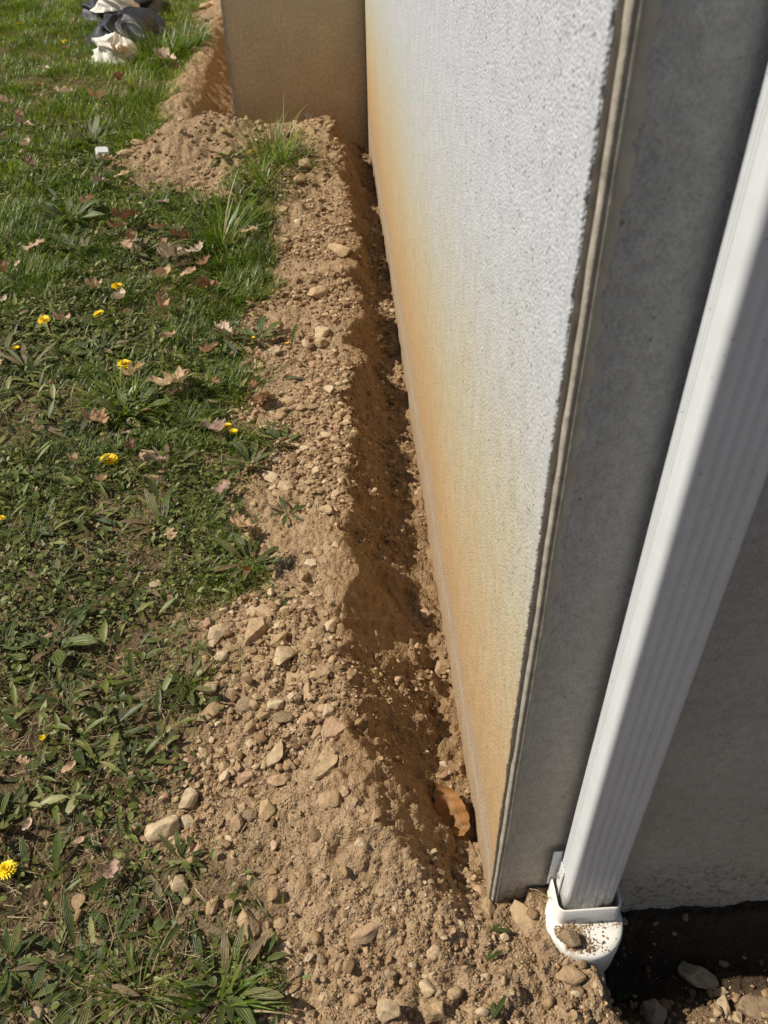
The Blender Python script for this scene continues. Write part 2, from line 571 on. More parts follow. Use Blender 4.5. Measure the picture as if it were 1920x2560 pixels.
def spout_mat():
    m, nt, p, out = nodes_of("white_painted_metal")
    P = pos(nt)
    sx = N(nt, "ShaderNodeSeparateXYZ")
    nt.links.new(P, sx.inputs[0])
    st = N(nt, "ShaderNodeMapping")
    nt.links.new(P, st.inputs["Vector"])
    st.inputs["Scale"].default_value = (1, 1, 0.16)
    sm = noise(nt, st.outputs[0], 95, 3, 0.7)
    lowm = ramp(nt, sx.outputs[2], [(0.085, 1.0), (0.155, 0.0)])
    scuff = math_(nt, 'MULTIPLY', ramp(nt, sm, [(0.46, 0.0), (0.50, 1.0), (0.54, 1.0), (0.58, 0.0)]), lowm)
    c = mixc(nt, ramp(nt, noise(nt, P, 30, 4), [(0.4, 0.0), (0.75, 0.5)]), (0.62, 0.645, 0.66), (0.53, 0.55, 0.55))
    c = mixc(nt, math_(nt, 'MULTIPLY', lowm, 0.35), c, (0.48, 0.49, 0.48))
    c = mixc(nt, scuff, c, (0.88, 0.86, 0.80))
    speck = noise(nt, P, 260, 1)
    c = mixc(nt, ramp(nt, speck, [(0.74, 0.0), (0.78, 0.8)]), c, (0.2, 0.18, 0.15))
    dirt = math_(nt, 'MULTIPLY', ramp(nt, sx.outputs[2], [(0.03, 0.6), (0.13, 0.0)]), noise(nt, P, 60, 4))
    c = mixc(nt, dirt, c, (0.5, 0.45, 0.36))
    nt.links.new(c, p.inputs["Base Color"])
    set_rough(p, 0.38, 0.45)
    bump(nt, p, noise(nt, P, 14, 3), 0.0015, 0.25)
    return m


def pvc_mat():
    m, nt, p, out = nodes_of("white_pvc")
    P = pos(nt)
    sx = N(nt, "ShaderNodeSeparateXYZ")
    nt.links.new(P, sx.inputs[0])
    n1 = noise(nt, P, 40, 5, 0.65)
    c = mixc(nt, ramp(nt, n1, [(0.42, 0.0), (0.75, 0.5)]), (0.76, 0.74, 0.67), (0.50, 0.43, 0.31))
    mp = N(nt, "ShaderNodeVectorMath", operation='DISTANCE')
    nt.links.new(P, mp.inputs[0])
    mp.inputs[1].default_value = (0.106, -0.082, 0.031)
    dd = math_(nt, 'ADD', mp.outputs["Value"], math_(nt, 'MULTIPLY', math_(nt, 'SUBTRACT', noise(nt, P, 130, 5, 0.7), 0.5), 0.05))
    c = mixc(nt, ramp(nt, dd, [(0.017, 0.95), (0.023, 0.0)]), c, (0.27, 0.185, 0.105))
    low = ramp(nt, math_(nt, 'ADD', sx.outputs[2], math_(nt, 'MULTIPLY', n1, 0.05)), [(-0.02, 1.0), (0.035, 0.0)])
    c = mixc(nt, math_(nt, 'MULTIPLY', low, 0.55), c, (0.50, 0.41, 0.28))
    nt.links.new(c, p.inputs["Base Color"])
    set_rough(p, 0.5, 0.4)
    bump(nt, p, noise(nt, P, 300, 3), 0.0004, 0.6)
    return m


M_SOIL = soil_mat()
M_PALE = stone_mat("pale_limestone", [(0.0, (0.52, 0.41, 0.26)), (0.5, (0.46, 0.345, 0.205)), (1.0, (0.54, 0.42, 0.29))])
M_OCHRE = stone_mat("ochre_stone", [(0.0, (0.40, 0.275, 0.145)), (0.35, (0.34, 0.23, 0.125)), (0.7, (0.42, 0.30, 0.17)), (1.0, (0.42, 0.27, 0.17))])
M_CLOD = stone_mat("dry_clod", [(0.0, (0.25, 0.175, 0.10)), (0.5, (0.22, 0.155, 0.095)), (1.0, (0.30, 0.215, 0.13))])
M_GRAVEL = None
M_GRASS = plant_mat("grass_blades", [(0.0, (0.026, 0.052, 0.004)), (0.35, (0.082, 0.138, 0.010)), (0.7, (0.175, 0.235, 0.022)), (0.88, (0.32, 0.36, 0.065)), (0.94, (0.32, 0.26, 0.12)), (1.0, (0.50, 0.40, 0.23))], 0.42, 0.5, 0.4)
M_WEED = plant_mat("weed_leaves", [(0.0, (0.030, 0.044, 0.006)), (0.4, (0.088, 0.114, 0.017)), (0.75, (0.175, 0.200, 0.040)), (0.92, (0.31, 0.31, 0.12)), (1.0, (0.32, 0.23, 0.12))], 0.48, 0.4, 0.28)
M_PLANT = plant_mat("plantain_leaves", [(0.0, (0.040, 0.056, 0.012)), (0.5, (0.090, 0.116, 0.026)), (0.85, (0.150, 0.172, 0.046)), (1.0, (0.24, 0.17, 0.09))], 0.45, 0.42, 0.24, 0.04)
M_STRAW = plant_mat("dry_straw", [(0.0, (0.13, 0.09, 0.05)), (0.5, (0.26, 0.19, 0.10)), (1.0, (0.46, 0.37, 0.22))], 0.7, 0.2, 0.1)
M_LEAF_TAN = leaf_mat("tan_dead_leaf", [(0.0, (0.46, 0.30, 0.165)), (0.5, (0.56, 0.39, 0.235)), (1.0, (0.40, 0.245, 0.125))])
M_LEAF_DARK = leaf_mat("dark_dead_leaf", [(0.0, (0.20, 0.095, 0.045)), (0.5, (0.28, 0.145, 0.07)), (1.0, (0.15, 0.078, 0.045))])
M_LEAF_PALE = leaf_mat("bleached_dead_leaf", [(0.0, (0.56, 0.435, 0.31)), (0.5, (0.62, 0.49, 0.36)), (1.0, (0.50, 0.37, 0.255))])
M_LEAF_RUST = leaf_mat("rusty_dead_leaf", [(0.0, (0.27, 0.125, 0.035)), (1.0, (0.30, 0.14, 0.045))])
M_LEAF_PINK = leaf_mat("pinkish_dead_leaf", [(0.0, (0.40, 0.27, 0.20)), (1.0, (0.33, 0.225, 0.18))])
M_STUCCO = stucco_mat()
M_RETURN = render_mat("grey_render", (0.42, 0.42, 0.405), (0.53, 0.475, 0.38), 0.9, 70, 0.0035)
M_FARWALL = render_mat("brown_stained_render", (0.60, 0.465, 0.295), (0.50, 0.355, 0.20), 0.5, 60, 0.004)
M_BEAD = plain_mat("corner_bead_vinyl", (0.34, 0.31, 0.25), 0.6, 0.3, 0.3, 45, 0.0016, 160)
M_JOINT = plain_mat("dirty_joint", (0.07, 0.06, 0.048), 0.95, 0.1, 0.3, 60)
M_SMEAR = plain_mat("smooth_mortar", (0.37, 0.35, 0.30), 0.8, 0.2, 0.15, 40, 0.001, 150)
M_SPOUT = spout_mat()
M_PVC = pvc_mat()
M_ROOF = plain_mat("roof_membrane", (0.10, 0.10, 0.10), 0.9)
M_SCREW = plain_mat("zinc_screw", (0.35, 0.33, 0.30), 0.5, 0.6)
M_BLACKROOT = plain_mat("black_roots", (0.035, 0.026, 0.022), 0.9, 0.2)
M_PETAL = plain_mat("dandelion_petals", (0.92, 0.66, 0.012), 0.55, 0.3, 0.1, 300)
M_PETALC = plain_mat("dandelion_centre", (0.85, 0.46, 0.006), 0.6, 0.3, 0.15, 400)
M_STEM = plain_mat("dandelion_stem", (0.13, 0.16, 0.05), 0.5, 0.4)
M_CLOTHB = plain_mat("black_cloth", (0.014, 0.015, 0.019), 0.55, 0.5, 0.3, 25, 0.002, 60)
M_CLOTHW = plain_mat("white_cloth", (0.72, 0.68, 0.60), 0.8, 0.2, 0.12, 20, 0.002, 60)
M_CAP = plain_mat("white_plastic", (0.66, 0.66, 0.63), 0.4, 0.4, 0.05)

# ------------------------------------------------------------------ ground
def spacing(segs):
    """segs: list of (from, to, step) joined into one strictly rising list"""
    out = []
    for a, b, s in segs:
        n = max(1, int(round((b - a) / s)))
        out.extend(list(np.linspace(a, b, n, endpoint=False)))
    out.append(segs[-1][1])
    return np.array(out)


gx = spacing([(-60, -12, 4.0), (-12, -4, 0.4), (-4, -2.0, 0.03), (-2.0, -1.3, 0.012), (-1.3, -0.62, 0.006), (-0.62, 0.22, 0.0034), (0.22, 0.62, 0.006), (0.62, 2, 0.1), (2, 60, 6)])
ys = [-0.32]
while ys[-1] < 9.0:
    ys.append(ys[-1] + 0.0034 * (1 + 0.95 * max(0.0, ys[-1])))
gy = np.concatenate([spacing([(-40, -4, 4.0), (-4, -0.8, 0.1), (-0.8, -0.32, 0.02)])[:-1], np.array(ys), spacing([(9.2, 14, 0.3), (14, 120, 8)])])
GX, GY = np.meshgrid(gx, gy)
gxf, gyf = GX.ravel(), GY.ravel()
GZ = height(gxf, gyf)
nx, ny = len(gx), len(gy)
ii = (np.arange(ny - 1)[:, None] * nx + np.arange(nx - 1)[None, :]).ravel()
gf = np.c_[ii, ii + 1, ii + nx + 1, ii + nx]
lawn_v = lawn_mask(gxf, gyf)
lawn_v = lawn_v * np.clip(0.85 + 0.5 * vnoise(gxf * 11, gyf * 11, 3), 0.3, 1)
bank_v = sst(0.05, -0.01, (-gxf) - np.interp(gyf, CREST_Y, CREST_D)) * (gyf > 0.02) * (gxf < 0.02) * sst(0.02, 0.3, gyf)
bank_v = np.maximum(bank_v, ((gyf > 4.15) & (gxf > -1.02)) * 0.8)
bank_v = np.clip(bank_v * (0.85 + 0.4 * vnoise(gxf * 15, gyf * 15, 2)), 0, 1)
pit_soil_shade_v = sst(0.13, 0.22, gxf + 0.25 * (gyf + 0.1)) * (0.35 + 0.65 * sst(-0.16, -0.09, gyf)) * (gyf < 0.03)  # painted shade on the pit soil, strongest close to the end wall
pit_soil_shade_v = np.maximum(pit_soil_shade_v, 0.45 * sst(0.13, 0.22, gxf) * (gyf < 0.03))
ground = obj("ground", mesh_np("ground", np.c_[gxf, gyf, GZ], [gf], M_SOIL, True, {"lawn": lawn_v, "bank": bank_v, "damp": pit_soil_shade_v}))
tag(ground, "bare tan soil with a dug trench beside patchy lawn", "ground", kind="structure")

# ------------------------------------------------------------------ house
house = empty("house", (0.5, 2.0, 0))
tag(house, "pale stucco house with orange soil stains along its exposed foot", "house")


def hpart(name, data, mat, label=None, smooth=False):
    v, f = data
    v = np.asarray(v, float) - np.array([0.5, 2.0, 0.0])
    o = obj(name, mesh_np(name, v, f if isinstance(f, list) else [f], mat, smooth), house)
    if label:
        o["label"] = label
    return o


ZT = 2.8
hpart("stucco_wall", join([box_data(0.0, 0.25, 0.030, L_WALL, -0.7, ZT)]), M_STUCCO, "long sunlit stucco wall, white above and orange stained below")
hpart("end_wall", join([box_data(0.0085, 4.0, 0.0045, 0.0285, -0.7, ZT - 0.002)]), M_RETURN, "shaded grey end wall behind the downspout")
hpart("projecting_wall", join([box_data(-W_FAR + 0.012, -0.002, L_WALL, L_WALL + 0.25, -0.7, ZT), box_data(-W_FAR, -W_FAR + 0.25, L_WALL + 0.262, 12.0, -0.7, ZT - 0.003)]), M_FARWALL, "shaded brown projecting wall across the far end of the trench")
# corner bead with two ribs, and the ragged mortar strip beside it
zz = np.linspace(-0.7, ZT, 260)


def bead(cx, cy, r, flip=1):
    prof = []
    for k in range(15):
        a = math.radians(200 - 15 * k) if flip > 0 else math.radians(-20 + 15 * k)
        rr = r * (1.0 - 0.16 * math.cos(2 * (k - 7) * 0.9) ** 8)
        prof.append((cx + rr * math.cos(a + math.pi), cy + rr * math.sin(a + math.pi)))
    return prof


prof = np.array([(-0.0008, 0.016), (-0.0022, 0.012), (-0.0030, 0.007), (-0.0024, 0.002), (-0.0008, -0.0012), (0.0008, -0.0018), (0.0020, -0.0006),
                 (0.0030, -0.0006), (0.0042, -0.0022), (0.0055, -0.0028), (0.0068, -0.0020), (0.0077, -0.0002), (0.0082, 0.0040), (0.0138, 0.0120), (0.0138, 0.0290), (0.0030, 0.0290), (0.0030, 0.018)])
k = len(prof)
wig = 0.0009
V = []
for i, z in enumerate(zz):
    ox = wig * float(vnoise(np.array([z * 9.0]), np.array([3.0]), 1)[0] * 2)
    oy = wig * float(vnoise(np.array([z * 13.0]), np.array([8.0]), 2)[0] * 2)
    V.append(np.c_[prof[:, 0] + ox, prof[:, 1] + oy, np.full(k, z)])
V = np.concatenate(V)
a = np.arange(k)
b = (a + 1) % k
Fb = np.concatenate([np.c_[a + r * k, b + r * k, b + (r + 1) * k, a + (r + 1) * k] for r in range(len(zz) - 1)])
hpart("corner_bead", (V, [Fb]), M_BEAD, "beige ribbed corner bead down the wall edge", True)
zs = np.linspace(-0.3, ZT - 0.01, 1500)
edge = 0.0165 + 0.005 * vnoise(zs * 6, zs * 0 + 2, 1) + 0.004 * vnoise(zs * 35, zs * 0 + 5, 3) + 0.005 * vnoise(zs * 110, zs * 0 + 6, 4) + 0.003 * vnoise(zs * 260, zs * 0 + 6, 5)
n = len(zs)
V = np.concatenate([np.c_[np.full(n, 0.0079), np.full(n, 0.0012), zs], np.c_[edge, np.full(n, 0.0022), zs], np.c_[edge + 0.0008, np.full(n, 0.0046), zs]])
i = np.arange(n - 1)
Fb = np.concatenate([np.c_[i, i + n, i + n + 1, i + 1], np.c_[i + n, i + 2 * n, i + 2 * n + 1, i + n + 1]])
hpart("mortar_strip", (V, [Fb]), M_SMEAR, "smooth grey mortar strip with a ragged edge", True)
zs = np.linspace(-0.3, ZT - 0.02, 900)
n = len(zs)
wd = np.clip(0.35 + 0.55 * zs, 0.12, 1.0)
ea = 0.0040 + 0.003 * vnoise(zs * 40, zs * 0 + 2, 1)
V = np.concatenate([np.c_[np.full(n, 0.0022), ea, zs], np.c_[np.full(n, -0.0052), ea + 0.0012, zs], np.c_[np.full(n, -0.0046), np.full(n, 0.020), zs], np.c_[np.full(n, 0.0025), np.full(n, 0.034), zs]])
i = np.arange(n - 1)
Fb = np.concatenate([np.c_[i + (c + 1) * n, i + c * n, i + c * n + 1, i + (c + 1) * n + 1] for c in range(3)])
hpart("corner_joint", (V, [Fb]), M_JOINT, "dark gap between the stucco and the corner bead", True)
# crumbly lip of the stucco at the corner
zs = np.linspace(-0.3, ZT - 0.01, 1800)
n = len(zs)
e0 = np.interp(zs, (-0.3, 0.1, 0.35, 0.6, 0.9, 1.3), (0.0075, 0.0085, 0.0125, 0.017, 0.0235, 0.027)) - 0.010 * np.clip(vnoise(zs * 4, zs * 0 + 3, 2) + 0.1, 0, 1) - 0.004 * vnoise(zs * 26, zs * 0 + 1, 5) - 0.0022 * vnoise(zs * 90, zs * 0 + 4, 6)
V = np.concatenate([np.c_[np.full(n, -0.0004), np.full(n, 0.060), zs], np.c_[np.full(n, -0.0062), e0 + 0.006, zs], np.c_[np.full(n, -0.0066), e0 + 0.002, zs], np.c_[np.full(n, -0.0052), e0, zs], np.c_[np.full(n, 0.010), e0 + 0.001, zs]])
i = np.arange(n - 1)
Fb = np.concatenate([np.c_[i + (c + 1) * n, i + c * n, i + c * n + 1, i + (c + 1) * n + 1] for c in range(4)])
hpart("stucco_lip", (V, [Fb]), M_STUCCO, None, True)
hpart("corner_bead", join([box_data(-W_FAR - 0.004, -W_FAR + 0.012, L_WALL - 0.006, L_WALL + 0.262, -0.7, ZT - 0.004)]), M_BEAD, "pale corner bead of the far projecting wall")
hpart("roof", join([box_data(-W_FAR, 4.05, L_WALL - 0.001, 12.05, ZT, ZT + 0.14), box_data(0.0, 4.05, 0.0045, L_WALL - 0.001, ZT, ZT + 0.138)]), M_ROOF)

# ------------------------------------------------------------------ downspout
spout = empty("downspout", (0.13, -0.028, 0.0))
tag(spout, "white ribbed rectangular metal downspout running down the shaded end wall", "downspout")


def shift(v, o):
    return np.asarray(v, float) - np.array(o)


SO = (0.13, -0.028, 0.0)
x0, x1, y0, y1 = 0.0935, 0.1715, -0.0525, -0.0065
outl = []
cr = 0.0085
# front face (towards -y) with flutes, left to right
xs = np.linspace(x0 + cr, x1 - cr, 66)
for x in xs:
    u = (x - x0 - cr) / (x1 - x0 - 2 * cr)
    s = math.sin(u * math.pi * 2 * 5.0 - 0.6)
    fl = max(0.0, s) ** 0.6 if s > 0 else 0.0
    w = min(1.0, u / 0.12) * min(1.0, (1 - u) / 0.06)
    outl.append((x, y0 + 0.0022 * fl * w))
for k in range(1, 6):
    an = -math.pi / 2 + k * math.pi / 12
    outl.append((x1 - cr + cr * math.cos(an), y0 + cr + cr * math.sin(an)))
outl += [(x1, y0 + cr), (x1, y1 - 0.004), (x1 - 0.004, y1), (x0 + 0.004, y1), (x0, y1 - 0.004)]
# left side: three thin ribs towards the rear
for yy in np.linspace(y1 - 0.005, y0 + cr, 70):
    g = 0.0
    for c in (-0.0135, -0.0195, -0.0250):
        g = max(g, math.exp(-((yy - c) / 0.0010) ** 2))
    outl.append((x0 + 0.0022 * g, yy))
for k in range(1, 6):
    an = math.pi + k * math.pi / 12
    outl.append((x0 + cr + cr * math.cos(an), y0 + cr + cr * math.sin(an)))
v, f = extrude_z(outl, 0.034, 2.75, 40, True)
obj("pipe", mesh_np("pipe", shift(v, SO), f, M_SPOUT, True), spout)
# fixing tab with its screw on the left side
parts = [box_data(x0 - 0.0016, x0 - 0.0002, -0.028, -0.0062, 0.052, 0.128), box_data(x0 - 0.0145, x0 - 0.0002, -0.0062, -0.0047, 0.05, 0.150), box_data(x0 - 0.0030, x0 - 0.0016, -0.0295, -0.0275, 0.052, 0.122)]
v, f = join(parts)
tab = obj("fixing_tab", mesh_np("fixing_tab", shift(v, SO), f, M_SPOUT, False), spout)
ang = np.linspace(0, 2 * math.pi, 13)[:-1]
v, f = extrude_z(np.c_[0.0042 * np.cos(ang), 0.0042 * np.sin(ang)], 0, 0.002, 1)
v = np.c_[-v[:, 2], v[:, 0], v[:, 1]] + np.array([x0 - 0.0016, -0.014, 0.092])
obj("screw", mesh_np("screw", shift(v, SO), f, M_SCREW, False), tab)

# ------------------------------------------------------------------ drain adapter
drain = empty("drain_adapter", (0.1305, -0.054, 0.0))
tag(drain, "white plastic drain adapter with a round dirty top under the downspout", "drain adapter")
DO = (0.1305, -0.054, 0.0)
rings = []
NA = 64
an = np.linspace(0, 2 * math.pi, NA, endpoint=False)
prof2 = [(0.0, 0.030), (0.030, 0.030), (0.050, 0.0298), (0.0565, 0.0290), (0.0590, 0.0262), (0.0597, 0.020), (0.0597, -0.008), (0.0590, -0.020), (0.0585, -0.050), (0.054, -0.062), (0.048, -0.072), (0.048, -0.085)]
for r, z in prof2:
    rings.append(np.c_[r * np.cos(an), r * np.sin(an), np.full(NA, z)])
V = np.concatenate(rings)
i = np.arange(NA)
j = (i + 1) % NA
Fb = np.concatenate([np.c_[i + q * NA, i + (q + 1) * NA, j + (q + 1) * NA, j + q * NA] for q in range(len(prof2) - 1)])
obj("body", mesh_np("body", V, [Fb], M_PVC, True), drain)
# open rectangular collar


def rrect(xa, xb, ya, yb, r, n=7):
    o = []
    for cx, cy, s in ((xb - r, yb - r, 0), (xa + r, yb - r, 90), (xa + r, ya + r, 180), (xb - r, ya + r, 270)):
        for k in range(n):
            t = math.radians(s + 90 * k / (n - 1))
            o.append((cx + r * math.cos(t), cy + r * math.sin(t)))
    return np.array(o)


co_, ci_ = rrect(0.083, 0.1835, -0.0605, 0.0018, 0.0125), rrect(0.0862, 0.1803, -0.0573, -0.0008, 0.0098)
base_ = rrect(0.0815, 0.1850, -0.0620, 0.0022, 0.0135)
lv = [(base_, 0.0285), (co_, 0.036), (co_, 0.0695), (co_ * 0.35 + ci_ * 0.65, 0.0715), (ci_, 0.070), (ci_, 0.0305)]
kk = len(co_)
V = np.concatenate([np.c_[p_, np.full(kk, z)] for p_, z in lv])
i = np.arange(kk)
j = (i + 1) % kk
Fb = np.concatenate([np.c_[i + q * kk, j + q * kk, j + (q + 1) * kk, i + (q + 1) * kk] for q in range(len(lv) - 1)])
obj("collar", mesh_np("collar", shift(V, DO), [Fb], M_PVC, True), drain)
# corrugated pipe below, bending down into the pit
rings = []
nn = 46
for q in range(nn):
    s = q / (nn - 1)
    r = 0.0445 + (0.0025 if (q // 2) % 2 else 0.0)
    c = np.array([0.002 + 0.03 * s * s, -0.002 - 0.02 * s * s, -0.075 - 0.16 * s])
    rings.append(np.c_[c[0] + r * np.cos(an), c[1] + r * np.sin(an), c[2] + 0.1 * s * r * np.cos(an)])
V = np.concatenate(rings)
i = np.arange(NA)
j = (i + 1) % NA
Fb = np.concatenate([np.c_[i + q * NA, i + (q + 1) * NA, j + (q + 1) * NA, j + q * NA] for q in range(nn - 1)])
obj("corrugated_pipe", mesh_np("corrugated_pipe", V, [Fb], M_PVC, False), drain)

# ------------------------------------------------------------------ stones
import bmesh


def ico(sub):
    bm = bmesh.new()
    bmesh.ops.create_icosphere(bm, subdivisions=sub, radius=1.0)
    v = np.array([x.co[:] for x in bm.verts])
    f = np.array([[q.index for q in x.verts] for x in bm.faces])
    bm.free()
    return v, f


ICO = {s: ico(s) for s in (1, 2, 3, 4, 5)}


def stone_shape(seed, kind, sub=4):
    r = np.random.default_rng(seed)
    v, f = ICO[sub]
    v = v.copy()
    if kind == 'round':
        npl, lo, hi = 10, 0.62, 0.86
    elif kind == 'slab':
        npl, lo, hi = 11, 0.50, 0.76
    elif kind == 'clod':
        npl, lo, hi = 4, 0.8, 0.95
    else:
        npl, lo, hi = 15, 0.46, 0.72
    pl = r.normal(size=(npl, 3))
    if kind == 'slab':
        pl[:, 2] *= 0.35
        pl = np.vstack([pl, [[0.08, 0.05, 1], [-0.06, 0.04, -1]]])
    pl /= np.linalg.norm(pl, axis=1)[:, None]
    ds = r.uniform(lo, hi, len(pl))
    if kind == 'slab':
        ds[-2:] = 0.36
    for nrm, d in zip(pl, ds):
        over = np.maximum(0, v @ nrm - d)
        v -= over[:, None] * nrm[None, :] * 0.97
    ph = r.uniform(0, 50, 3)
    amp = 0.13 if kind == 'clod' else 0.045
    nrm = v / np.linalg.norm(v, axis=1)[:, None]
    for sc, a in ((2.2, amp * 1.4), (5.5, amp * 0.8), (13.0, amp * 0.55)):
        w = vnoise(v[:, 0] * sc + ph[0] + v[:, 2] * sc * 0.7, v[:, 1] * sc + ph[1] + v[:, 2] * sc * 0.6, seed)
        w = w + vnoise(v[:, 2] * sc + ph[2], v[:, 0] * sc + ph[1], seed + 3)
        v += nrm * (w * a)[:, None]
    lo_, hi_ = v.min(0), v.max(0)
    v = (v - (lo_ + hi_) / 2) / (hi_ - lo_)
    return v, f


SHAPES = {}
for kind, cnt in (('angular', 8), ('slab', 6), ('round', 5), ('clod', 4)):
    SHAPES[kind] = [stone_shape(100 + 17 * q + len(kind), kind, 4) for q in range(cnt)]
MATS = {'pale': M_PALE, 'ochre': M_OCHRE, 'clod': M_CLOD}
STONE_MESH = {}


def stone_mesh(kind, q, tone):
    key = (kind, q % len(SHAPES[kind]), tone)
    if key not in STONE_MESH:
        v, f = SHAPES[kind][key[1]]
        STONE_MESH[key] = mesh_np("stone", v, [f], MATS[tone], True)
    return STONE_MESH[key]


placed = []                                       # (x, y, radius) of every stone so far


def put_stone(p, L, W, Hh, yaw, kind, q, tone, label, group=None, sink=0.28, tilt=None, name="stone"):
    z = hz(p[0], p[1])
    t = tilt or (random.uniform(-0.22, 0.22), random.uniform(-0.22, 0.22))
    o = obj(name, stone_mesh(kind, q, tone), None, (p[0], p[1], z + Hh * (0.5 - sink)), (t[0], t[1], yaw), (L, W, Hh))
    tag(o, label, "stone" if tone != 'clod' else "clod", group)
    placed.append((p[0], p[1], 0.5 * max(L, W)))
    return o


